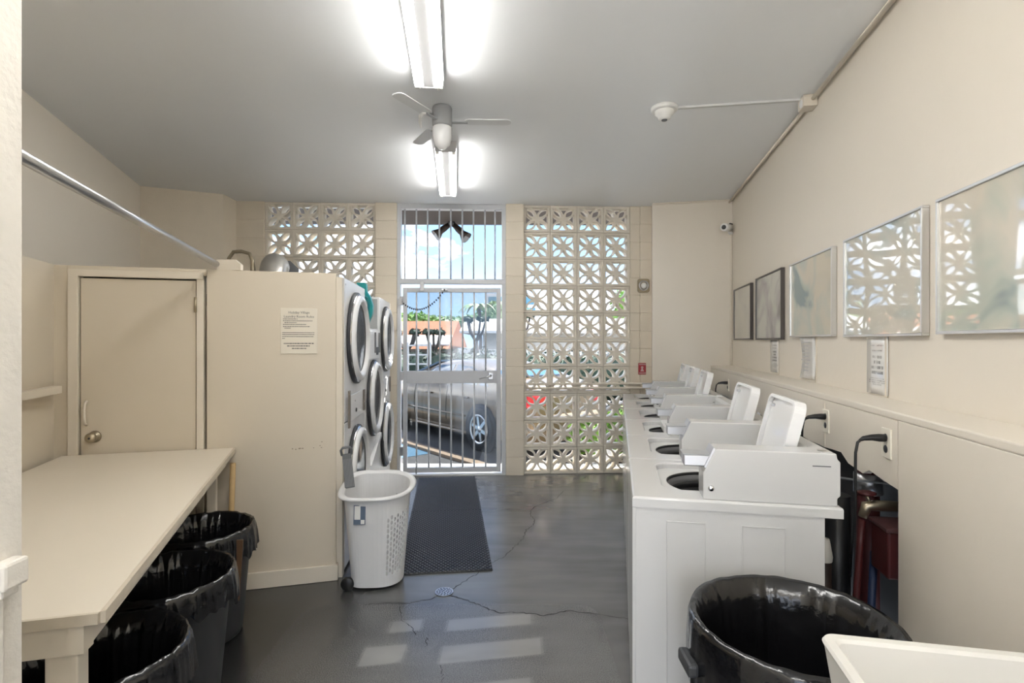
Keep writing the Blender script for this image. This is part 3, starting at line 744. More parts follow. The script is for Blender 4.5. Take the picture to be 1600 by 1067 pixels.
# notices taped under the pictures
def ink_lines(parent, lines, u, m=m_ink):
    """lines: (centre v, z, half width, height) - unreadable print as broken runs of ink"""
    bm = bmesh.new()
    for v, z, hw, hh in lines:
        x = v-hw
        while x < v+hw-0.002:
            w = random.uniform(0.5, 1.3)*hh; w = min(w, v+hw-x)
            bm_box(bm, u-0.0006, u, x, x+w*0.82, z-hh/2, z+hh/2); x += w
    o = obj('print', bm, m, parent); o['kind'] = 'stuff'; return o
def notice(x0, x1, yt, yb, label, big, curl):
    u = UW-0.004; va, Ya = right_uv(x0, u); vb, Yb = right_uv(x1, u); zt, zb = h_at(yt, Ya), h_at(yb, Yb)+0.004
    zb = max(zb, LEDGE+0.004)
    t = rt('paper_notice', label, 'notice', 'notices below the pictures')
    bm = bmesh.new(); n = 8; ring = []
    for i in range(n+1):
        z = zb+(zt-zb)*i/n; row = []
        for j in range(5):
            vv = vb+(va-vb)*j/4; off = curl*(abs(i/n-0.5)*2)**2*(j/4-0.3)*0.05
            row.append(bm.verts.new((u-abs(off)-0.001, vv, z)))
        ring.append(row)
    for i in range(n):
        for j in range(4): bm.faces.new((ring[i][j], ring[i][j+1], ring[i+1][j+1], ring[i+1][j]))
    sh = obj('sheet', finish(bm, True), m_film, t)
    md = sh.modifiers.new('thick', 'SOLIDIFY'); md.thickness = 0.0008
    c, w, hgt = (va+vb)/2, (va-vb), zt-zb; L_ = []
    if big:
        for k, ww in enumerate((0.22, 0.15, 0.28, 0.27)): L_.append((c, zt-hgt*(0.36+0.09*k), w*ww, hgt*0.05))
        for k, ww in enumerate((0.32, 0.38, 0.38, 0.2)): L_.append((c, zt-hgt*(0.73+0.035*k), w*ww, hgt*0.016))
        for k, ww in enumerate((0.3, 0.25)): L_.append((c, zt-hgt*(0.16+0.09*k), w*ww, hgt*0.02))
    else:
        for k in range(9): L_.append((c, zt-hgt*(0.12+0.085*k), w*random.uniform(0.2, 0.36), hgt*0.025))
    if not curl or big: ink_lines(t, L_, u-0.0012)
    else: ink_lines(t, L_, u-0.020, mat('faint print', (0.42, 0.42, 0.44), 0.6))
random.seed(11)
notice(1204, 1217, 531, 583, 'small sleeved notice under the grey marbled picture', True, 0)
notice(1254, 1275, 527, 594, 'curling sleeved notice under the small teal cornered print', False, 0.5)
notice(1355, 1388, 525, 620, 'large sleeved notice in bold print under the buckled print', True, 0)

# rules board on the partition
sx0, sx1 = [((x-800)/F*3.642/(1-0.2587*(x-800)/F))*K for x in (438.5, 496)]
zs0, zs1 = h_at(552, 3.30), h_at(481, 3.30)
rb = thing('rules_board', 'cream laundry rules board screwed to the partition', 'sign', (0, 3.642, 0), PA)
obj('board', box(sx0, sx1, -0.007, 0.0, zs0, zs1, 0.001, 1), m_sign, rb)
rxr = (PI/2, 0, 0); sc = (sx0+sx1)/2; sh_ = zs1-zs0
text_mesh('heading', 'Holiday Village', 0.021, m_ink, rb, (sc, -0.0075, zs1-sh_*0.12), rxr)
text_mesh('heading', 'Laundry Room Rules', 0.021, m_ink, rb, (sc, -0.0075, zs1-sh_*0.21), rxr)
bm = bmesh.new(); w_ = sx1-sx0
def ink_row(bm, f0, f1, fz, hh):
    x = sx0+w_*f0; e = sx0+w_*f1; z = zs1-sh_*fz
    while x < e:
        w = min(random.uniform(0.6, 2.6)*hh, e-x); bm_box(bm, x, x+w*0.9, -0.0079, -0.0072, z-hh/2, z+hh/2); x += w+hh*0.35
for f0, f1, fz in ((.07, .46, .24), (.07, .87, .28), (.11, .44, .32), (.07, .70, .36), (.07, .80, .405), (.11, .28, .44), (.05, .92, .54), (.05, .92, .58), (.05, .90, .625), (.05, .12, .665)): ink_row(bm, f0, f1, fz, 0.0042)
for f0, f1, fz in ((.09, .91, .775), (.18, .80, .83), (.31, .70, .885)): ink_row(bm, f0, f1, fz, 0.0062)
obj('print', bm, m_ink, rb)['kind'] = 'stuff'
# chipped paint on the partition
bm = bmesh.new()
for x, y in ((457, 700), (462, 701), (468, 700), (473, 700), (500, 697), (503, 691), (502, 700), (490, 700)):
    X = ((x-800)/F*3.642/(1-0.2587*(x-800)/F))*K; z = h_at(y, 3.30); r = random.uniform(0.004, 0.009)
    prism([(X+r*math.cos(q*PI/3)*random.uniform(.5, 1.4), z+0.5*r*math.sin(q*PI/3)) for q in range(6)], -0.0008, 0.0, 'y', bm)
obj('paint_chip', bm, mat('bare plywood', (0.30, 0.24, 0.17), 0.8), wp)

# ------------------------------------------------------------------ dryers
DO = Vector((-1.099, 3.44, 0)); DW = 0.765
ed = Vector((-math.sin(DR), math.cos(DR), 0))
def dryer_door(parent, cy, cz, Rr=0.305):
    d = obj('door', lathe([(Rr*.80, 0.004), (Rr*.83, 0.045), (Rr*.90, 0.058), (Rr, 0.05), (Rr*1.02, 0.02), (Rr*1.02, 0.001)], 48, 'x', (0, cy, cz)), m_enam2, parent)
    obj('chrome_ring', lathe([(Rr*1.022, 0.002), (Rr*1.045, 0.006), (Rr*1.045, 0.028), (Rr*1.022, 0.032)], 48, 'x', (0, cy, cz)), m_chrome, d)
    obj('gasket', lathe([(Rr*1.046, 0.001), (Rr*1.085, 0.002), (Rr*1.085, 0.020), (Rr*1.046, 0.024)], 48, 'x', (0, cy, cz)), m_dark, d)
    obj('glass', lathe([(Rr*.81, 0.030), (Rr*.6, 0.016), (Rr*.3, 0.008), (0, 0.006)], 48, 'x', (0, cy, cz)), m_dglass, d)
    return d
def panel_bits(t, z0):
    m_br = mat('brown slot trim', (0.20, 0.17, 0.14), 0.4, 0.4)
    obj('control_panel', box(0.0, 0.012, 0.10, 0.66, z0-0.09, z0+0.09, 0.004), m_enam2, t)
    obj('coin_slot_strip', box(0.012, 0.024, 0.05, 0.09, z0-0.12, z0+0.13, 0.003), m_br, t)
    obj('coin_slot_strip', box(0.012, 0.024, 0.60, 0.64, z0-0.07, z0+0.09, 0.003), m_br, t)
    obj('key_lock', lathe([(0, 0.02), (0.014, 0.018), (0.016, 0.010)], 14, 'x', (0, 0.33, z0-0.03)), m_dark, t)
    obj('key_lock', lathe([(0, 0.016), (0.007, 0.015), (0.008, 0.010)], 12, 'x', (0, 0.30, z0+0.04)), m_steel, t)
def stack_dryer(k, label):
    p = DO + ed*DW*k
    t = thing('stacked_dryer', label, 'dryer', p, DR, 'coin dryers in the bank')
    obj('upper_body', box(-0.50, 0, 0.004, DW-0.006, 0.985, 1.94, 0.006), m_enam2, t)
    obj('lower_body', box(-0.50, 0, 0.004, DW-0.006, 0.02, 0.978, 0.006), m_enam2, t)
    dryer_door(t, 0.385, 1.545); dryer_door(t, 0.385, 0.585)
    panel_bits(t, 1.06)
    for (yy, zz) in ((0.04, 1.90), (0.72, 1.90), (0.04, 1.02), (0.72, 1.02)): obj('screw', lathe([(0, 0.004), (0.006, 0.003), (0.007, 0)], 8, 'x', (0, yy, zz)), m_steel, t)
    return t
stack_dryer(0, 'tall white stacked dryer next to the partition end')
stack_dryer(2, 'tall white stacked dryer next to the gate')
p = DO + ed*DW
t = thing('single_dryer', 'shorter white dryer with one round door between two tall stacked dryers', 'dryer', p, DR, 'coin dryers in the bank')
obj('body', box(-0.50, 0, 0.004, DW-0.006, 0.02, 1.63, 0.006), m_enam2, t)
dryer_door(t, 0.385, 1.03)
obj('coin_panel', box(0.0, 0.012, 0.06, 0.70, 1.37, 1.61, 0.003), m_enam2, t)
for y in (0.40, 0.62): obj('coin_slot_strip', box(0.012, 0.022, y, y+0.03, 1.42, 1.60, 0.002), m_grey, t)
obj('price_display', box(0.012, 0.018, 0.50, 0.60, 1.40, 1.47, 0.002), m_dark, t)
obj('kick_rail', prism([(0.10, 0.50), (0.14, 0.49), (0.68, 0.64), (0.66, 0.68)], 0.0, 0.035, 'x'), m_enam2, t)
# teal holder on the shorter dryer
tp = DO + ed*(DW+0.10)
tl = thing('teal_holder', 'teal plastic holder with an oval hole standing on the shorter dryer', 'holder', (tp.x, tp.y, 1.63), 0)
out = [(-0.035, 0.0), (0.012, 0.0), (0.018, 0.05), (0.045, 0.11), (0.050, 0.18), (0.030, 0.25), (0.000, 0.30), (-0.005, 0.36), (-0.020, 0.37), (-0.085, 0.37), (-0.060, 0.33), (-0.055, 0.21), (-0.035, 0.19), (-0.030, 0.12)]
hole = [(-0.008+0.016*math.cos(2*PI*k/20), 0.175+0.052*math.sin(2*PI*k/20)) for k in range(20)]
obj('panel', holed(out, [hole], -0.02, 0.02, 'y'), m_teal, tl)
ring = [(-0.008+0.026*math.cos(2*PI*k/24), -0.024, 0.185+0.068*math.sin(2*PI*k/24)) for k in range(24)]
obj('ring', tube(ring, 0.008, 8, closed=True), m_teal2, tl)
obj('grey_disc', lathe([(0, 0.004), (0.018, 0.004), (0.018, -0.004), (0, -0.004)], 20, 'y', (-0.006, 0.005, 0.175)), mat('pale grey label', (0.55, 0.50, 0.52), 0.5), tl)
tl.children[0].location.y = 0.0
tag(obj('side_sheet', box(-0.30, -0.02, DW*2-0.012, DW*2-0.004, 1.64, 1.92), mat('dull grey sheet', (0.42, 0.44, 0.44), 0.5), None, DO, DR), 'dull grey metal sheet closing the gap above the shorter dryer', 'metal sheet')
struct('trim_5', box(-0.08, 0.0, -0.060, -0.004, 0, 1.935, 0.003), m_trim, DO, DR, 'cream filler strip between partition and dryers')
# top boards over the partition, duct and gooseneck
dd = thing('dryer_duct', 'silver foil dryer duct rising over the partition', 'duct', (-2.10, 4.55, 2.02), 0.25)
path = []; rr = []
for i in range(49):
    t_ = i/48; a = t_*PI*0.62; path.append((0.02+0.0*a, 0.16-0.16*math.cos(a), 0.02+0.16*math.sin(a))); rr.append(0.098+0.005*math.sin(i*PI/2*2))
rr = [0.100 if i % 2 else 0.108 for i in range(49)]
obj('duct_hose', tube(path, rr, 28), m_foil, dd)
obj('wall_flange', prism([(0.105*math.cos(q*PI/4+.39)*1.22+0.07, 0.13+0.105*math.sin(q*PI/4+.39)*1.22) for q in range(8)], 0.30, 0.33, 'y'), m_grey, dd)
tag(obj('gooseneck_conduit', tube([(x_-0.09, 4.6, z_) for x_, z_ in ((-2.45, 1.91), (-2.42, 2.13), (-2.39, 2.25), (-2.35, 2.305), (-2.28, 2.31), (-2.21, 2.29), (-2.185, 2.23), (-2.18, 2.14), (-2.18, 1.91))], [0.014, 0.014, 0.015, 0.016, 0.016, 0.016, 0.016, 0.022, 0.022], 10), m_brass), 'bent metal gooseneck conduit rising behind the partition', 'conduit')
tag(obj('rear_dryer_top', box(-2.9, -1.95, 4.2, 5.5, 1.86, 1.90, 0.004), m_grey), 'dark grey sheet roofing the space behind the partition', 'panel')

# ------------------------------------------------------------------ hanging rod
ra = Vector((-1.774, 3.15, 1.985)); rd = Vector((-0.295, 1, 0))
rb_ = ra - rd*2.13
t = thing('clothes_rod', 'long steel clothes rod above the folding counter', 'rod')
obj('pipe', cyl(ra, rb_, 0.017, 18), m_steel, t)
fl = obj('end_bracket', prism([(-1.80, 1.955), (-1.655, 1.955), (-1.655, 1.99), (-1.69, 2.02), (-1.80, 2.02)], 0, 0.03, 'y'), m_trim, t); fl.location.y = 3.20
obj('wall_flange', cyl(rb_+Vector((0, -0.02, 0)), rb_+Vector((0, 0.005, 0)), 0.045, 18), m_white, t)

# ------------------------------------------------------------------ folding counter
A = Vector((-1.695, 3.195)); B = Vector((-0.986, 1.255)); Cc = Vector((-1.875, 1.030)); D = Vector((-2.545, 2.965))
ct = thing('folding_counter', 'long cream folding counter with trash bins beneath', 'counter')
obj('top', prism([tuple(A), tuple(B), tuple(Cc), tuple(D)], 0.850, 0.874, bev=0.002), m_counter, ct)
fd_ = (B-A).normalized(); nn = Vector((fd_.y, -fd_.x)); 
if nn.x < 0: nn = -nn
def strip(p, q, off0, off1, z0, z1, n): return prism([tuple(p+n*off0), tuple(q+n*off0), tuple(q+n*off1), tuple(p+n*off1)], z0, z1)
obj('front_edge', strip(A-fd_*-0.003, B, 0.001, 0.012, 0.846, 0.8745, nn), m_cedge, ct)
ne = (Cc-B).normalized(); n2 = Vector((ne.y, -ne.x)); 
if n2.y > 0: n2 = -n2
obj('end_edge', strip(B, Cc, 0.001, 0.010, 0.848, 0.8742, n2), m_cedge, ct)
obj('front_apron', strip(A+fd_*0.03, B-fd_*0.02, -0.055, -0.035, 0.775, 0.849, nn), m_trim, ct)
obj('end_apron', strip(B+ne*0.035, Cc, -0.05, -0.005, 0.775, 0.849, n2), m_trim, ct)
def cleg(p, s=0.065):
    q = box(-s/2, s/2, -s/2, s/2, 0, 0.774, 0.004); o = obj('leg', q, m_trim, ct, (p.x, p.y, 0), -math.atan2(nn.y, nn.x)+math.pi*0); o.rotation_euler.z = math.atan2(fd_.y, fd_.x); return o
cleg(B - fd_*0.06 - nn*0.085); cleg(A + fd_*0.09 - nn*0.10, 0.05)
cleg(Cc - fd_*0.06 + nn*0.09); cleg(D + fd_*0.10 + nn*0.09, 0.05)

# ------------------------------------------------------------------ trash bins
def bin_(loc, r, h, label, seed, body=m_bin, skirt=0.12, grp='lined trash bins', extra=None, wav=0.012):
    random.seed(seed)
    t = thing('trash_bin', label, 'trash bin', (loc[0], loc[1], 0), 0, grp)
    obj('bin_body', lathe([(0, 0.004), (r*.76, 0.004), (r*.78, 0.02), (r*.95, h-0.07), (r*.95, h-0.06), (r*1.0, h-0.055), (r*1.0, h-0.004), (r*.96, h), (r*.93, h-0.03), (r*.73, 0.03), (0, 0.03)], 48), body, t)
    ph = [random.uniform(0, 6.28) for _ in range(8)]
    def fold(rr, hh, a, j):
        n = 0.5*sum(math.sin(a*f+ph[i]) for i, f in enumerate((11, 17, 29, 37, 47)))
        n2 = sum(math.sin(a*f+ph[i+3]) for i, f in enumerate((3, 7, 17, 26)))
        if j < 5: return rr + wav*0.45*n*(j/4), hh
        if j < 7: return rr + wav*0.10*abs(n), hh + wav*0.12*n2
        q = (j-6)/4
        return rr + wav*q*(0.45*n+0.9), hh - wav*q*(0.7*n2 + math.sin(a*2+ph[0]))
    prof = [(0, 0.10), (r*.50, 0.10), (r*.62, 0.16), (r*.75, h*.55), (r*.865, h-0.06), (r*.955, h+0.004), (r*1.01, h+0.010), (r*1.035, h-0.015), (r*1.045, h-skirt*.45), (r*1.04, h-skirt*.8), (r*1.03, h-skirt)]
    obj('bag_liner', lathe(prof, 200, fn=fold), m_bag, t)
    return t
b1 = bin_((-1.60, 2.72), 0.235, 0.555, 'slate trash bin with black bag next to the partition baseboard', 1)
b2 = bin_((-1.425, 2.17), 0.245, 0.555, 'slate trash bin with black bag, middle one under the counter', 2)
b3 = bin_((-1.285, 1.635), 0.235, 0.555, 'slate trash bin with black bag and blue band below the bag', 3, skirt=0.14)
obj('blue_band', lathe([(0.226, 0.395), (0.234, 0.398), (0.222, 0.30), (0.215, 0.30)], 48), m_blue, b3)
def strand(parent, x, y, z0, z1, w=0.012):
    bm = bmesh.new(); prev = None; n = 14
    for i in range(n+1):
        q = i/n; z = z0+(z1-z0)*q; ww = w*(0.3+0.7*abs(math.sin(q*4.1))); ox = 0.006*math.sin(q*9)
        a = bm.verts.new((x+ox-ww/2, y, z)); b = bm.verts.new((x+ox+ww/2, y+0.004, z))
        if prev: bm.faces.new((prev[0], prev[1], b, a))
        prev = (a, b)
    o = obj('tie_strip', finish(bm), m_paper, parent); md = o.modifiers.new('t', 'SOLIDIFY'); md.thickness = 0.0015
strand(b1, 0.06, -0.257, 0.46, 0.14)
strand(b3, 0.19, -0.165, 0.40, 0.25, 0.022)
tag(obj('broken_slat', prism([(0.0, 0.0), (0.012, 0.0), (0.030, 0.30), (0.0, 0.30)], 0, 0.008, 'y'), mat('dark brown wood', (0.13, 0.07, 0.035), 0.6), None, (-1.365, 2.60, 0.235), 0.2), 'splintered brown wood strip stuck down the side of a bin', 'wood strip')
tag(obj('broom_stick', cyl((-1.69, 3.13, 0.0), (-1.675, 3.15, 0.79), 0.016, 10), m_wood), 'raw wooden stick leaning below the far end of the counter', 'stick')
pb = R(0.505, 1.672)
big = bin_((pb.x, pb.y), 0.282, 0.70, 'large black-bagged trash bin in front of the washers', 5, skirt=0.20, wav=0.006)
obj('bin_handle', box(-0.325, -0.292, -0.05, 0.05, 0.56, 0.60, 0.01), m_bin, big)

# ------------------------------------------------------------------ utility sink
sk = thing('utility_sink', 'white moulded laundry sink beside the large trash bin', 'sink', (0, 0, 0), -TH)
def tub_sink():
    bm = bmesh.new()
    def ring(x0, x1, y0, y1, r, z): return [bm.verts.new((x, y, z)) for x, y in rrect(x0, x1, y0, y1, r)]
    x0, x1, y0, y1 = 0.445, 1.0, 0.72, 1.305
    L_ = [ring(x0+0.05, x1-0.05, y0+0.05, y1-0.05, 0.03, 0.50), ring(x0+0.004, x1-0.004, y0+0.004, y1-0.004, 0.03, 0.845), ring(x0, x1, y0, y1, 0.03, 0.855), ring(x0+0.004, x1-0.004, y0+0.004, y1-0.004, 0.028, 0.862),
          ring(x0+0.022, x1-0.022, y0+0.022, y1-0.022, 0.022, 0.862), ring(x0+0.028, x1-0.028, y0+0.028, y1-0.028, 0.02, 0.855), ring(x0+0.075, x1-0.075, y0+0.075, y1-0.075, 0.03, 0.53)]
    for a, b in zip(L_, L_[1:]):
        n = len(a)
        for k in range(n): bm.faces.new((a[k], a[(k+1) % n], b[(k+1) % n], b[k]))
    bm.faces.new(L_[-1]); bm.faces.new(list(reversed(L_[0])))
    return finish(bm)
obj('basin', tub_sink(), mat('off white moulded plastic', (0.76, 0.74, 0.69), 0.4, var=0.05, scale=5), sk)
for x, y in ((0.53, 0.80), (0.92, 0.80), (0.53, 1.22), (0.92, 1.22)): obj('leg', cyl((x, y, 0), (x, y, 0.51), 0.018, 10), m_steel, sk)

# ------------------------------------------------------------------ wheeled hamper
hp = thing('laundry_hamper', 'white wheeled laundry hamper with grey handle', 'hamper', (-0.848, 3.345, 0), 0.06)
def hshape(a, w, d):
    c, s = math.cos(a), math.sin(a)
    e = 2/2.3 if c > 0 else 2/4.5
    e2 = 2/2.2 if c > 0 else 2/3.5
    return w*math.copysign(abs(c)**e, c), d*math.copysign(abs(s)**e2, s)
def hp_pt(a, t, off=0.0):
    w = 0.155+0.045*t; d = 0.150+0.035*t
    x, y = hshape(a, w-off, d-off); zt = 0.605+0.03*y/0.18; return Vector((x, y, 0.02+(zt-0.02)*t))
def hamper_body():
    bm = bmesh.new(); NA, NT = 52, 17
    bot = None
    for i in range(NA):
        a0, a1 = 2*PI*i/NA, 2*PI*(i+1)/NA; am = (a0+a1)/2
        for j in range(NT):
            t0, t1 = j/NT, (j+1)/NT
            deg = math.degrees(am) % 360
            if (293 < deg or deg < 67) and 2 <= j <= 12:
                off = 0.5 if i % 2 else 0.0
                tt0 = (j+off)/NT; tt1 = (j+1+off)/NT; tm = (tt0+tt1)/2
                outer = [(a0, tt0), (am, tt0), (a1, tt0), (a1, tm), (a1, tt1), (am, tt1), (a0, tt1), (a0, tm)]
                ra, rt_ = (a1-a0)*0.36, (tt1-tt0)*0.44
                inner = [(am+ra*math.cos(q), tm+rt_*math.sin(q)) for q in [-3*PI/4+PI/4*k for k in range(8)]]
                O = [bm.verts.new(hp_pt(*p)) for p in outer]; I = [bm.verts.new(hp_pt(*p)) for p in inner]
                for k in range(8): bm.faces.new((O[k], O[(k+1) % 8], I[(k+1) % 8], I[k]))
                if i % 2 and j == 2:
                    q = [(a0, t0), (a1, t0), (a1, tt0), (a0, tt0)]; bm.faces.new([bm.verts.new(hp_pt(*p)) for p in q])
            elif (293 < deg or deg < 67) and j == 13 and i % 2:
                q = [(a0, t0+0.5/NT), (a1, t0+0.5/NT), (a1, t1), (a0, t1)]; bm.faces.new([bm.verts.new(hp_pt(*p)) for p in q])
            else:
                bm.faces.new([bm.verts.new(hp_pt(*p)) for p in ((a0, t0), (a1, t0), (a1, t1), (a0, t1))])
    bm.faces.new([bm.verts.new(hp_pt(2*PI*i/NA, 0)) for i in range(NA)])
    bmesh.ops.remove_doubles(bm, verts=bm.verts, dist=0.0004)
    return finish(bm)
ob = obj('tub', hamper_body(), m_hamper, hp); md = ob.modifiers.new('wall', 'SOLIDIFY'); md.thickness = 0.003
def hamper_rim():
    bm = bmesh.new(); NA = 72; rows = []
    for off, dz in ((0.004, -0.006), (-0.012, -0.012), (-0.030, -0.006), (-0.034, 0.004), (-0.026, 0.012), (-0.008, 0.010), (0.004, 0.0)):
        row = []
        for i in range(NA):
            a = 2*PI*i/NA; p = hp_pt(a, 1.0, off); p.z += dz; row.append(bm.verts.new(p))
        rows.append(row)
    for a, b in zip(rows, rows[1:]):
        for k in range(NA): f = bm.faces.new((a[k], a[(k+1) % NA], b[(k+1) % NA], b[k])); f.smooth = True
    return finish(bm)
obj('rim', hamper_rim(), m_hamper, hp)
hd = obj('handle', prism([(-0.030, 0.0), (0.030, 0.0), (0.027, 0.22), (-0.027, 0.22)], -0.008, 0.008, 'y', bev=0.003), m_grey, hp, (-0.175, -0.03, 0.60)); hd.rotation_euler = (0.10, -0.09, 0.25)
bm = bmesh.new()
for k in range(6): bm_box(bm, -0.024+0.0087*k, -0.0195+0.0087*k, -0.0105, -0.007, 0.01, 0.19)
obj('grip_rib', bm, mat('light grey plastic', (0.30, 0.305, 0.31), 0.5), hd)
obj('handle_grip', tube([(-0.028, 0, 0.215), (-0.032, -0.012, 0.25), (-0.020, -0.02, 0.268), (0.02, -0.02, 0.268), (0.032, -0.012, 0.25), (0.028, 0, 0.215)], 0.008, 8), m_grey, hd)
st = obj('care_sticker', box(-0.115, -0.045, -0.0015, 0.0, 0.0, 0.115), mat('grey blue sticker', (0.10, 0.14, 0.20), 0.4), hp)
st.location = (0.0, -0.189, 0.42); st.rotation_euler = (-0.085, 0, 0)
s2_ = obj('sticker_panel', box(-0.110, -0.075, -0.003, -0.0016, 0.03, 0.11), m_paper, st); obj('sticker_panel', box(-0.072, -0.05, -0.003, -0.0016, 0.004, 0.028), m_paper, st)
for y in (-0.13, 0.13): obj('wheel', lathe([(0, -0.014), (0.036, -0.014), (0.04, -0.009), (0.04, 0.009), (0.036, 0.014), (0, 0.014)], 24, 'y', (-0.165, y, 0.040)), m_black, hp)

# ------------------------------------------------------------------ ceiling: tube fixtures, fan, detector, conduit
def fixture(cx, y0, y1, label, dirx=-0.106):
    t = thing('tube_light', label, 'light', (cx, y0, CEIL-0.002), math.atan(-dirx), 'fluorescent ceiling lights')
    L_ = (y1-y0)/math.cos(math.atan(dirx))
    obj('housing', prism([(-0.086, 0.0), (-0.086, -0.052), (-0.042, -0.052), (-0.028, -0.080), (0.028, -0.080), (0.042, -0.052), (0.086, -0.052), (0.086, 0.0)], 0, L_, 'y'), m_housing, t)
    for s in (-1, 1):
        obj('tube', cyl((s*0.063, 0.03, -0.076), (s*0.063, L_-0.03, -0.076), 0.0175, 14), m_tube, t)
        for yy in (0.0, L_-0.03): obj('lamp_holder', box(s*0.063-0.014, s*0.063+0.014, yy, yy+0.028, -0.098, -0.052, 0.003), m_white, t)
    for yy in (-0.003, L_): obj('end_plate', box(-0.082, 0.082, yy, yy+0.003, -0.085, 0.0), m_housing, t)
    return t
fixture(-0.4835+0.106*2.40, 0.65, 3.05, 'long twin-tube ceiling light nearest the smoke detector')
fixture(-0.649+0.106*1.24, 4.08, 5.32, 'short twin-tube ceiling light in front of the gate')
fixture(0.25, -1.95, -0.75, 'added twin-tube fill light over the unseen passage beside the sink wall')  # added fill light, out of view behind the camera
fixture(-0.45, -1.95, -0.75, 'added twin-tube fill light over the unseen passage beside the white jamb wall')  # second added fill light in the unseen passage
fan = thing('ceiling_fan', 'white bladed ceiling fan with grey motor between the tube lights', 'ceiling fan', (-0.466, 3.50, CEIL))
obj('motor_housing', lathe([(0, 0), (0.062, 0.0), (0.066, -0.01), (0.066, -0.115), (0.060, -0.13), (0, -0.132)], 28), m_fangrey, fan)
obj('lower_cap', lathe([(0.060, -0.132), (0.066, -0.14), (0.064, -0.20), (0.050, -0.25), (0.022, -0.275), (0, -0.28)], 28), m_enam2, fan)
m_blade = mat('pale grey fan blade', (0.76, 0.775, 0.785), 0.5)
for k, ang in enumerate((121, 241, 1)):
    a = math.radians(ang)
    ir = obj('blade_iron', box(0.05, 0.17, -0.012, 0.012, -0.105, -0.098, 0.002), m_fangrey, fan); ir.rotation_euler.z = a
    bl = obj('blade', prism(rrect(0.15, 0.46, -0.042, 0.042, 0.035), -0.098, -0.092), m_blade, fan); bl.rotation_euler.z = a
gd = obj('blade_guard', tube([(-0.075, -0.14, -0.10), (-0.10, -0.15, -0.10), (-0.125, -0.10, -0.10), (-0.145, 0.0, -0.10), (-0.155, 0.08, -0.10)], [0.005, 0.012, 0.014, 0.012, 0.006], 10), m_white, fan)
obj('guard_stay', cyl((-0.05, -0.03, -0.06), (-0.10, -0.14, -0.09), 0.006, 8), m_fangrey, gd)

sm = thing('smoke_detector', 'round white smoke detector on the ceiling', 'detector', (1.016, 3.50, CEIL))
obj('base', lathe([(0, 0), (0.088, 0.0), (0.088, -0.018), (0.080, -0.026), (0, -0.026)], 36), m_white, sm)
obj('sensor_head', lathe([(0.062, -0.026), (0.060, -0.045), (0.045, -0.056), (0.040, -0.075), (0.022, -0.083), (0, -0.084)], 30), m_white, sm)
obj('grille', lathe([(0, -0.088), (0.018, -0.088), (0.020, -0.083)], 18), m_grey, sm)
tag(obj('ceiling_raceway', prism([(1.09, 3.485), (1.90, 3.36), (1.90, 3.385), (1.09, 3.51)], CEIL-0.012, CEIL), mat('pale raceway', (0.66, 0.665, 0.66), 0.45)), 'thin raceway running across the ceiling to the smoke detector', 'raceway')
vj, Yj = right_uv(1262, 1.19)
t = rt('junction_box', 'cream square junction box where ceiling meets the picture wall', 'junction box')
obj('box_body', box(UW-0.085, UW-0.001, vj-0.05, vj+0.05, CEIL-0.075, CEIL-0.001, 0.004), m_trim, t)
obj('cover_disc', lathe([(0, -0.008), (0.022, -0.006), (0.026, 0.0)], 18, 'x', (UW-0.085, vj-0.01, CEIL-0.045)), m_white, t)
tag(obj('corner_conduit', tube([(UW-0.030, vj+0.05, CEIL-0.032), (UW-0.030, VF-0.01, CEIL-0.032)], 0.011, 8), m_trim, None, (0, 0, 0), -TH), 'cream conduit from the junction box to the security camera corner', 'conduit')
tag(obj('corner_conduit', tube([(UW-0.030, vj-0.05, CEIL-0.032), (UW-0.030, -1.9, CEIL-0.032)], 0.011, 8), m_trim, None, (0, 0, 0), -TH), 'cream conduit from the junction box past the large print', 'conduit')

# security camera, bell and red sign on the front wall
t = rt('security_camera', 'white bullet security camera in the wall corner', 'camera')
def fr_u(x, v=VF):
    r = (x-800)/F; u = v*(r*CS-SN)/(CS+r*SN); return u, -u*SN+v*CS
uc, Yc = fr_u(1128); zc = h_at(354, Yc-0.15)
obj('wall_base', lathe([(0, -0.025), (0.035, -0.022), (0.042, 0.0)], 20, 'y', (uc+0.10, VF, zc-0.02)), m_white, t)
arm = obj('bracket_arm', tube([(uc+0.10, VF-0.02, zc-0.02), (uc+0.085, VF-0.06, zc-0.01), (uc+0.05, VF-0.10, zc)], 0.014, 8), m_white, t)
body = obj('camera_body', tube([(uc+0.06, VF-0.08, zc), (uc-0.015, VF-0.19, zc-0.01)], 0.042, 20), m_white, t)
fd2 = Vector((-0.075, -0.11, -0.01)).normalized(); c0 = Vector((uc-0.015, VF-0.19, zc-0.01))
obj('lens', tube([c0-fd2*0.002, c0+fd2*0.004], 0.024, 18), m_black, body)
obj('cable', tube([(uc+0.05, VF-0.09, zc+0.03), (uc+0.07, VF-0.06, zc+0.055), (uc+0.11, VF-0.03, zc+0.05), (uc+0.15, VF-0.012, zc+0.02), (uc+0.165, VF-0.008, zc-0.02)], 0.006, 6), m_dark, t)
tag(obj('camera_raceway', box(UW-0.022, UW-0.002, VF-0.016, VF-0.001, LEDGE, zc, 0.002, 1), m_trim, None, (0, 0, 0), -TH), 'thin cream raceway down the corner below the security camera', 'raceway')
bxx = wall_x(1003)
t = thing('push_button', 'round steel push button on a weathered square plate', 'button', FO, FR)
zb_ = h_at(446, 6.05)
obj('plate', prism(rrect(bxx-0.07, bxx+0.07, zb_-0.08, zb_+0.08, 0.03), -0.050, -0.036, 'y'), mat('weathered bronze plate', (0.36, 0.30, 0.20), 0.5, 0.2, var=0.2, scale=18), t)
obj('bezel', lathe([(0.060, -0.052), (0.056, -0.064), (0.044, -0.064), (0.042, -0.052)], 28, 'y', (bxx, 0, zb_)), m_steel, t)
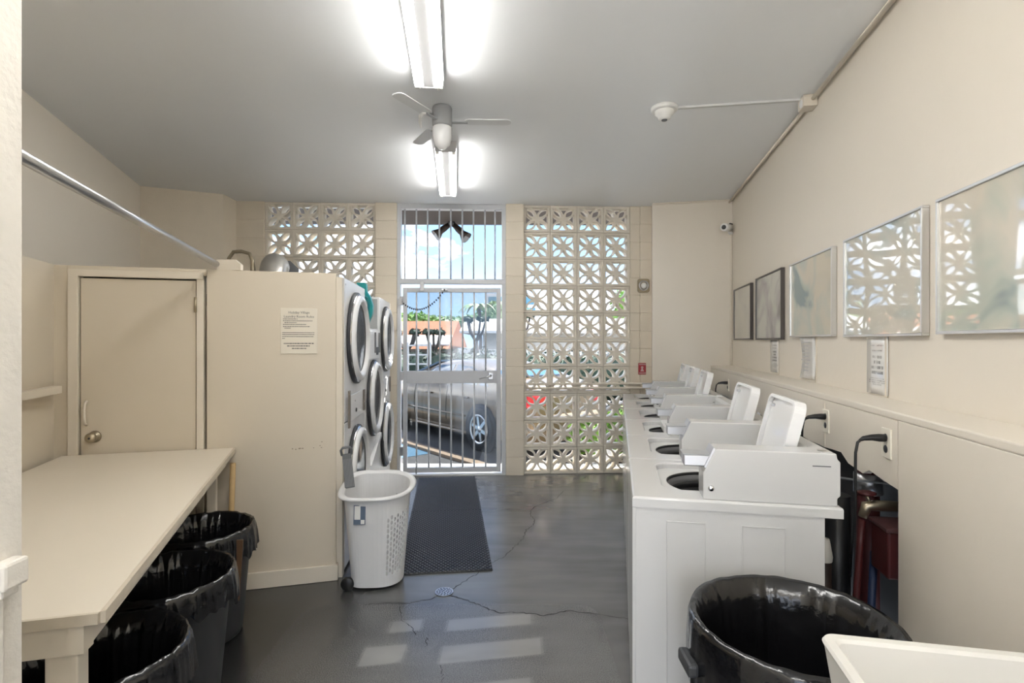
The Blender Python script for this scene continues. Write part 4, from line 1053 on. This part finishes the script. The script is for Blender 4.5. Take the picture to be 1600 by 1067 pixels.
obj('button', lathe([(0, -0.062), (0.03, -0.062), (0.034, -0.056), (0.034, -0.050)], 24, 'y', (bxx, 0, zb_)), m_white, t)
bxx = wall_x(1001); zb_ = h_at(575.5, 6.05)
t = thing('red_sign', 'small red sign plate below the round push button', 'sign', FO, FR)
obj('plate', box(bxx-0.045, bxx+0.045, -0.042, -0.037, zb_-0.066, zb_+0.066, 0.001, 1), m_redsign, t)
m_pink = mat('pale print', (0.62, 0.45, 0.44), 0.5)
bm = bmesh.new()
for dz, hw in ((0.050, 0.036), (-0.050, 0.036)):
    x = bxx-hw
    while x < bxx+hw: bm_box(bm, x, x+0.006, -0.0432, -0.042, zb_+dz-0.007, zb_+dz+0.007); x += 0.009
obj('print', bm, m_pink, t)['kind'] = 'stuff'
obj('emblem', prism([(bxx-0.022, zb_-0.03), (bxx+0.022, zb_-0.03), (bxx+0.008, zb_), (bxx+0.016, zb_+0.022), (bxx, zb_+0.03), (bxx-0.016, zb_+0.022), (bxx-0.008, zb_)], -0.0432, -0.042, 'y'), m_pink, t)

# ------------------------------------------------------------------ outdoors
m_asph = mat('asphalt', (0.07, 0.068, 0.066), 0.85, var=0.15, scale=8)
m_conc = mat('pale concrete', (0.66, 0.65, 0.62), 0.8, var=0.06)
struct('ground_street', prism([(-60, 6.16), (60, 6.16), (60, 120), (-60, 120)], -0.30, -0.07), m_asph, label='grey asphalt parking area outside')
struct('ground_yard', prism([(-30, -40), (30, -40), (30, -2.2), (-30, -2.2)], -0.12, -0.02), m_conc, label='pale concrete yard outside the passage')
struct('ground_walk', prism([(-4, 6.17), (4, 6.17), (4, 6.62), (-4, 6.62)], -0.07, -0.02), m_conc, label='pale concrete walk outside the gate')
kd = Vector((-0.64, 0.77)); kn_ = Vector((-0.77, -0.64))
k0 = Vector((-0.22, 7.05))
def kpoly(t0, t1, o0, o1): return [tuple(k0+kd*t0+kn_*o0), tuple(k0+kd*t1+kn_*o0), tuple(k0+kd*t1+kn_*o1), tuple(k0+kd*t0+kn_*o1)]
struct('path_kerb', prism(kpoly(-0.4, 12, 0.30, 0.45), -0.07, -0.03), mat('tan kerb', (0.26, 0.19, 0.13), 0.8), label='low tan kerb beside the parked car')
struct('path_bay', prism(kpoly(0.9, 12, 0.45, 2.0), -0.07, -0.066), mat('blue bay paint', (0.06, 0.14, 0.21), 0.7, var=0.1), label='blue painted parking bay marking')
# eave with twin floodlight
struct('trim_6', prism([(-6, 6.3), (6, 6.5), (6, 7.5), (-6, 7.3)], 3.16, 3.36), mat('dark brown eave', (0.055, 0.042, 0.035), 0.7), label='dark brown eave over the gate')
fl_ = thing('floodlight', 'twin dark floodlight under the eave', 'floodlight', (-0.83, 7.2, 3.16))
obj('mount', cyl((0, 0, 0), (0, 0, -0.05), 0.05, 14), m_dark, fl_)
for s, dz in ((-1, -0.17), (1, -0.20)):
    q = obj('lamp', tube([(s*0.03, 0, -0.04), (s*0.10, -0.02, dz*.55), (s*0.15, -0.03, dz*.8), (s*0.21, -0.05, dz*1.15)], [0.035, 0.045, 0.045, 0.085], 16), mat('bronze metal', (0.03, 0.02, 0.015), 0.4, 0.3), fl_)
    obj('lamp_face', cyl((s*0.21, -0.05, dz*1.15), (s*0.213, -0.051, dz*1.162), 0.078, 16), m_grey, q)

# parked car
def make_car():
    t = thing('parked_car', 'tan parked sedan outside the gate', 'car')
    m_body = mat('tan car paint', (0.22, 0.155, 0.09), 0.28, 0.3, var=0.02, coat=0.7)
    m_glass = mat('blue tinted car glass', (0.05, 0.10, 0.17), 0.05, coat=0.8)
    # stations along the length: x (rear 0), bonnet/boot/roof top, belt height, half width
    S = [(-0.95, 0.82, 0.74, 0.60), (-0.90, 0.95, 0.84, 0.74), (-0.55, 1.00, 0.90, 0.83), (-0.30, 1.04, 0.92, 0.85), (0.15, 1.19, 0.92, 0.86), (0.50, 1.27, 0.915, 0.865), (1.00, 1.30, 0.905, 0.865), (1.45, 1.27, 0.895, 0.865), (1.85, 1.17, 0.885, 0.86), (2.30, 1.00, 0.875, 0.855), (2.75, 0.92, 0.85, 0.84), (3.25, 0.84, 0.78, 0.80), (3.50, 0.70, 0.66, 0.68)]
    bm = bmesh.new(); rows = []
    def section(x, zt, zb, hw):
        cabin = zt-zb > 0.14
        rw = hw*0.72 if cabin else hw*0.88
        half = [(hw*.92, 0.20), (hw*.99, 0.36), (hw, 0.56), (hw*.985, 0.74 if zb > 0.76 else zb-.05), (hw*.95, zb), (rw, zt-0.05 if cabin else zt-0.015), (rw*.75, zt-0.01), (rw*.3, zt)]
        return [(y, z) for y, z in half]
    for (x, zt, zb, hw) in S:
        h = section(x, zt, zb, hw); ring = [(x, y, z) for y, z in h] + [(x, -y, z) for y, z in reversed(h)]
        rows.append([bm.verts.new(p) for p in ring])
    n = len(rows[0])
    for a, b in zip(rows, rows[1:]):
        for k in range(n): f = bm.faces.new((a[k], a[(k+1) % n], b[(k+1) % n], b[k])); f.smooth = True
    bm.faces.new(rows[0]); bm.faces.new(list(reversed(rows[-1])))
    sh = obj('body_shell', finish(bm), m_body, t)
    def sec_pt(x, f0, k0, k1, side, off=0.006):
        for (a, b) in zip(S, S[1:]):
            if a[0] <= x <= b[0]:
                q = (x-a[0])/(b[0]-a[0]); A_ = section(*a); B_ = section(*b)
                p0 = Vector((A_[k0][0]*(1-q)+B_[k0][0]*q, A_[k0][1]*(1-q)+B_[k0][1]*q)); p1 = Vector((A_[k1][0]*(1-q)+B_[k1][0]*q, A_[k1][1]*(1-q)+B_[k1][1]*q))
                p = p0.lerp(p1, f0); return Vector((x, side*(p.x+off), p.y))
    def side_panel(name, pts, m, side, off=0.006):
        bm = bmesh.new(); vs = [bm.verts.new(sec_pt(x, f, 4, 5, side, off)) for x, f in pts]; bm.faces.new(vs)
        o = obj(name, finish(bm), m, t); md = o.modifiers.new('t', 'SOLIDIFY'); md.thickness = 0.008; md.offset = 0; return o
    for s in (1, -1):
        side_panel('side_window', [(0.18, .10), (0.90, .08), (0.90, .92), (0.50, .92), (0.24, .80)], m_glass, s)
        side_panel('side_window', [(0.97, .08), (1.80, .10), (1.70, .72), (1.45, .92), (0.97, .92)], m_glass, s)
        side_panel('quarter_window', [(-0.12, .12), (0.12, .10), (0.16, .72), (0.08, .50)], m_glass, s)
        for x in (0.40, 1.45):
            pt = sec_pt(x, 0.85, 2, 3, s, 0.012); obj('door_handle', box(pt.x-0.09, pt.x+0.09, pt.y-0.018, pt.y+0.018, pt.z+0.02, pt.z+0.05, 0.010), m_body, t)
        for x in (0.93, 1.95):
            pts = [sec_pt(x, 0.0, k, k, s, 0.002) for k in (1, 2, 3, 4)]; obj('door_seam', tube(pts, 0.005, 6), m_dark, t)
        pts = [sec_pt(x, 0.55, 1, 2, s, 0.006) for x in (0.40, 0.9, 1.4, 1.9, 2.2)]; obj('side_moulding', tube(pts, 0.016, 6), m_body, t)
        pts = [sec_pt(x, 0.0, 0, 0, s, 0.004) for x in (0.40, 0.9, 1.4, 1.9, 2.2)]; obj('sill', tube(pts, 0.03, 6), m_body, t)
        for x in (0.0, 2.62):
            arch = obj('wheel_arch', lathe([(0, 0), (0.37, 0.0), (0.37, 0.02), (0, 0.02)], 32, 'y', (x, s*0.855, 0.315)), m_black, t)
            w = obj('wheel', lathe([(0.20, -0.09), (0.29, -0.10), (0.315, -0.08), (0.318, 0.0), (0.315, 0.08), (0.29, 0.10), (0.20, 0.09)], 36, 'y', (x, s*0.80, 0.318)), m_black, t)
            obj('wheel_disc', lathe([(0, 0.0), (0.20, 0.0)], 28, 'y', (x, s*0.862, 0.318)), m_dark, w)
            obj('rim_ring', lathe([(0.205, -0.006), (0.218, 0.012), (0.205, 0.024), (0.188, 0.006)], 32, 'y', (x, s*(0.89), 0.318)), m_alu, w)
            sp_ = bmesh.new()
            for q in range(6):
                a = q*PI/3+0.3; c, s_ = math.cos(a), math.sin(a)
                pts = [(x+c*r_-s_*w_, 0.318+s_*r_+c*w_) for r_, w_ in ((0.03, -0.028), (0.20, -0.022), (0.20, 0.022), (0.03, 0.028))]
                prism(pts, s*0.87, s*0.892, 'y', sp_)
            obj('spoke', sp_, m_alu, w)
            obj('hub', lathe([(0, 0.0), (0.045, -0.004*s), (0.05, -0.02*s)], 16, 'y', (x, s*0.90, 0.318)), m_alu, w)
    # rear end
    for s in (-1, 1): obj('tail_light', box(-0.955, -0.80, s*0.62-0.17, s*0.62+0.17, 0.70, 0.88, 0.03), mat('red tail lens', (0.62, 0.03, 0.04), 0.12, coat=0.6), t)
    obj('bumper', box(-1.02, -0.80, -0.80, 0.80, 0.32, 0.58, 0.05), m_body, t)
    obj('number_plate', box(-1.03, -1.015, -0.16, 0.16, 0.42, 0.54, 0.004), m_paper, t)
    bm = bmesh.new(); a = sec_pt(-0.28, 0.05, 5, 6, 1); b = sec_pt(0.13, 0.0, 5, 6, 1)
    vs = [bm.verts.new(p) for p in ((a.x, a.y-0.10, a.z+0.04), (b.x-0.02, b.y-0.12, b.z+0.02), (b.x-0.02, -b.y+0.12, b.z+0.02), (a.x, -a.y+0.10, a.z+0.04))]; bm.faces.new(vs)
    o = obj('rear_window', finish(bm), m_glass, t); md = o.modifiers.new('t', 'SOLIDIFY'); md.thickness = 0.02; md.offset = 0
    bm = bmesh.new(); vs = [bm.verts.new(p) for p in ((1.52, 0.58, 1.26), (2.26, 0.68, 1.02), (2.26, -0.68, 1.02), (1.52, -0.58, 1.26))]; bm.faces.new(vs)
    o = obj('windscreen', finish(bm), m_glass, t); md = o.modifiers.new('t', 'SOLIDIFY'); md.thickness = 0.03; md.offset = 0
    return t
car = make_car()
rw = Vector((-0.46, 7.6)); cc = rw - kn_*0.87
car.location = (cc.x, cc.y, -0.068); car.rotation_euler.z = math.atan2(kd.y, kd.x)

# foliage
def leaf_mesh(blobs, n, size, seed):
    random.seed(seed); bm = bmesh.new()
    for _ in range(n):
        c, r = random.choice(blobs); d = Vector((random.gauss(0, 1), random.gauss(0, 1), random.gauss(0, 1))).normalized()
        p = Vector(c) + Vector((d.x*r[0], d.y*r[1], d.z*r[2]))*random.uniform(0.75, 1.05)
        a = Vector((random.gauss(0, 1), random.gauss(0, 1), random.gauss(0, .6))).normalized(); b = a.cross(Vector((random.gauss(0, 1), random.gauss(0, 1), random.gauss(0, 1)))).normalized()
        s = size*random.uniform(.6, 1.3)
        bm.faces.new([bm.verts.new(p+a*s), bm.verts.new(p+b*s*.45), bm.verts.new(p-a*s), bm.verts.new(p-b*s*.45)])
    for c, r in blobs:
        q = bmesh.ops.create_icosphere(bm, subdivisions=2, radius=1.0)
        for v in q['verts']: v.co = Vector(c) + Vector((v.co.x*r[0], v.co.y*r[1], v.co.z*r[2]))*0.82
    return bm
m_leaf = mat('bright green leaves', (0.16, 0.30, 0.05), 0.6, var=0.35, scale=3)
m_leafd = mat('dark hedge leaves', (0.020, 0.045, 0.022), 0.6, var=0.4, scale=3)
m_leafp = mat('pale green leaves', (0.26, 0.36, 0.18), 0.6, var=0.3, scale=3)
m_bark = mat('grey bark', (0.10, 0.08, 0.07), 0.8, var=0.2)
def plant(name, label, cat, loc, blobs, n, size, seed, lm, trunk, group=None):
    t = thing(name, label, cat, loc, 0, group)
    obj('foliage', leaf_mesh(blobs, n, size, seed), lm, t); obj('trunk', tube(trunk, 0.06 if len(trunk) < 3 else [0.10]*len(trunk), 8), m_bark, t)
    return t
hedge = thing('clipped_hedge', 'long dark clipped hedge behind the parked car', 'hedge', (-1.0, 12.85, -0.07))
obj('foliage', leaf_mesh([((x, 0, 0.72), (0.6, 0.5, 0.72)) for x in [-4.0+0.55*i for i in range(16)]], 5200, 0.07, 4), m_leafd, hedge)
# low shrubs by the tall breeze panel
for i, (x, y, h) in enumerate(((0.95, 6.95, 0.55), (1.45, 6.85, 0.70), (1.95, 7.1, 0.8))):
    plant('green_shrub', ['low bright shrub behind the middle of the breeze panel', 'bright shrub behind the washer end of the breeze panel', 'taller bright shrub at the far corner outside'][i], 'shrub', (x, y, -0.07), [((0, 0, h*.62), (0.20, 0.2, h*.42))], 240, 0.09, 20+i, m_leaf, [(0, 0, 0), (0, 0, h*.5)], 'shrubs outside the breeze panel')
# white grid fence panel
gf = thing('grid_fence', 'white grid fence panel in front of the hedge', 'fence', (-2.13, 11.9, -0.07), 0.1)
for x in (-0.25, 0.25): obj('post', box(x-0.045, x+0.045, -0.045, 0.045, 0, 1.58, 0.008), m_white, gf)
obj('mullion', box(-0.02, 0.02, -0.02, 0.02, 0.05, 1.50), m_white, gf)
for i in range(7): obj('rail', box(-0.21, 0.21, -0.018, 0.018, 0.22+0.21*i, 0.255+0.21*i, 0.004), m_white, gf)
# houses across the street
m_tile = mat('terracotta roof tile', (0.42, 0.17, 0.085), 0.8, var=0.18, scale=4)
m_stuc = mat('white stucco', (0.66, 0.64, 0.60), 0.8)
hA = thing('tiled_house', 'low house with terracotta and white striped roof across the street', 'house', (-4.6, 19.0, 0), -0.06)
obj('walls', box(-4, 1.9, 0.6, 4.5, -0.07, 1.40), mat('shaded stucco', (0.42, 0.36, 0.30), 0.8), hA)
obj('roof', prism([(0, 1.25), (2.4, 2.35), (4.8, 1.25)], -4.5, 2.3, 'x'), m_tile, hA)
for i, (q0, q1) in enumerate(((0.10, 0.40), (0.46, 0.70))):
    y0, y1 = 2.4*q0, 2.4*q1; z0, z1 = 1.25+1.1*q0, 1.25+1.1*q1
    if i == 0: obj('white_roof_band', prism([(y0, z0+0.02), (y1, z1+0.02), (y1, z1+0.07), (y0, z0+0.07)], -4.5, 2.3, 'x'), m_stuc, hA)
hB = thing('white_roofed_house', 'white roofed building with grey weathered wall across the street', 'building', (1.6, 17.5, 0), 0.0)
obj('walls', box(-2.6, 6, 0.5, 5, -0.07, 1.95), mat('weathered stucco', (0.46, 0.44, 0.40), 0.9, var=0.2, scale=1.5), hB)
obj('roof', prism([(0, 1.88), (2.8, 2.40), (5.6, 1.90), (5.6, 1.80), (0, 1.80)], -3.35, 6.6, 'x'), m_stuc, hB)
obj('garden_wall', box(-3.3, 6, -0.6, -0.4, -0.07, 1.25), m_stuc, hB)
tb = thing('glass_tower', 'distant tower with blue glazing behind the trees', 'building', (-2.3, 62.0, 0))
obj('walls', box(-0.7, 5.5, 0, 6, -0.07, 7.2), m_stuc, tb)
for i in range(4):
    for j in range(5):
        obj('window', box(-0.5+1.45*i, 0.7+1.45*i, -0.06, 0.02, 0.7+1.3*j, 1.6+1.3*j), mat('tower glass', (0.10, 0.26, 0.34), 0.2), tb)
# trees
def blob_tree(x, y, zc, rx, rz, label, seed, lm, n=900, sz=0.16, g='trees across the street'):
    random.seed(seed); bl = [((random.uniform(-.5, .5)*rx, random.uniform(-.4, .4)*rx, zc+random.uniform(-.35, .35)*rz), (rx*.6, rx*.6, rz*.6)) for _ in range(6)]
    plant('leafy_tree', label, 'tree', (x, y, -0.07), bl, n, sz, seed+50, lm, [(0, 0, 0), (0.05, 0, zc*.5), (0, 0, zc)], g)
blob_tree(-5.0, 26.5, 2.6, 1.5, 0.85, 'round bright green tree rising behind the terracotta roof', 31, m_leaf, 1500)
blob_tree(-4.2, 33, 2.55, 2.6, 0.8, 'olive green tree between the round tree and the white roof', 32, m_leafp, 1200, 0.2)
blob_tree(-1.6, 40, 2.9, 3.4, 0.9, 'long olive tree line just above the white roof', 33, m_leafp, 1500, 0.25)
blob_tree(-0.9, 27.5, 3.0, 0.9, 0.8, 'pale feathery tree in front of the glass tower', 34, m_leafp, 700)
blob_tree(6.0, 26, 3.2, 1.8, 1.6, 'broad green tree beyond the weathered wall', 35, m_leaf, 1200)
def palm(x, y, h, label, seed):
    random.seed(seed); t = thing('palm_tree', label, 'palm', (x, y, -0.07), 0, 'palms across the street')
    obj('trunk', tube([(0, 0, 0), (0.08, 0, h*.5), (0.02, 0, h)], [0.10, 0.08, 0.07], 8), m_bark, t)
    for k in range(11):
        a = 2*PI*k/11; L_ = 1.0; bm = bmesh.new(); prev = None
        for i in range(7):
            q = i/6; r_ = L_*q; z = h + 0.35*math.sin(q*PI*.75) - 0.45*q*q; c = Vector((math.cos(a)*r_, math.sin(a)*r_, z)); s = Vector((-math.sin(a), math.cos(a), -0.3))*0.13*math.sin(PI*(0.12+q*.85))
            v = (bm.verts.new(c+s), bm.verts.new(c+Vector((0, 0, 0.04))), bm.verts.new(c-s))
            if prev:
                bm.faces.new((prev[0], prev[1], v[1], v[0])); bm.faces.new((prev[1], prev[2], v[2], v[1]))
            prev = v
        obj('frond', bm, m_leafp, t)
palm(-1.55, 24.7, 3.1, 'palm rising over the white roof beside the pale feathery tree', 41)
palm(-0.1, 24.7, 3.2, 'palm rising over the white roof in front of the glass tower', 42)
def plumeria(x, y, label, seed, h=1.9):
    random.seed(seed); t = thing('bare_tree', label, 'tree', (x, y, -0.07), 0, 'stubby bare trees behind the hedge')
    obj('trunk', tube([(0, 0, 0), (0.03, 0, h*.6), (0.0, 0, h*.8)], [0.07, 0.06, 0.05], 8), m_bark, t)
    for k in range(4):
        a = k*PI/2+random.random(); d = Vector((math.cos(a), math.sin(a)*.5, 0))*0.28
        br = obj('branch', tube([(0, 0, h*.75), Vector((0, 0, h*.88))+d*.7, Vector((0, 0, h*1.02))+d], [0.04, 0.035, 0.03], 6), m_bark, t)
        obj('leaf_tuft', leaf_mesh([(Vector((0, 0, h*1.05))+d, (0.12, 0.12, 0.08))], 26, 0.08, seed+k), m_leafd, br)
plumeria(-2.85, 14.2, 'stubby bare tree in front of the terracotta roof', 61, 1.75)
plumeria(-2.1, 14.2, 'stubby bare tree at the hedge end near the grid fence', 62, 1.75)
plumeria(-1.0, 14.6, 'leafier bare tree before the weathered wall', 63, 2.1)
plumeria(0.25, 14.6, 'bare tree before the weathered wall, nearest the tower', 64, 2.2)
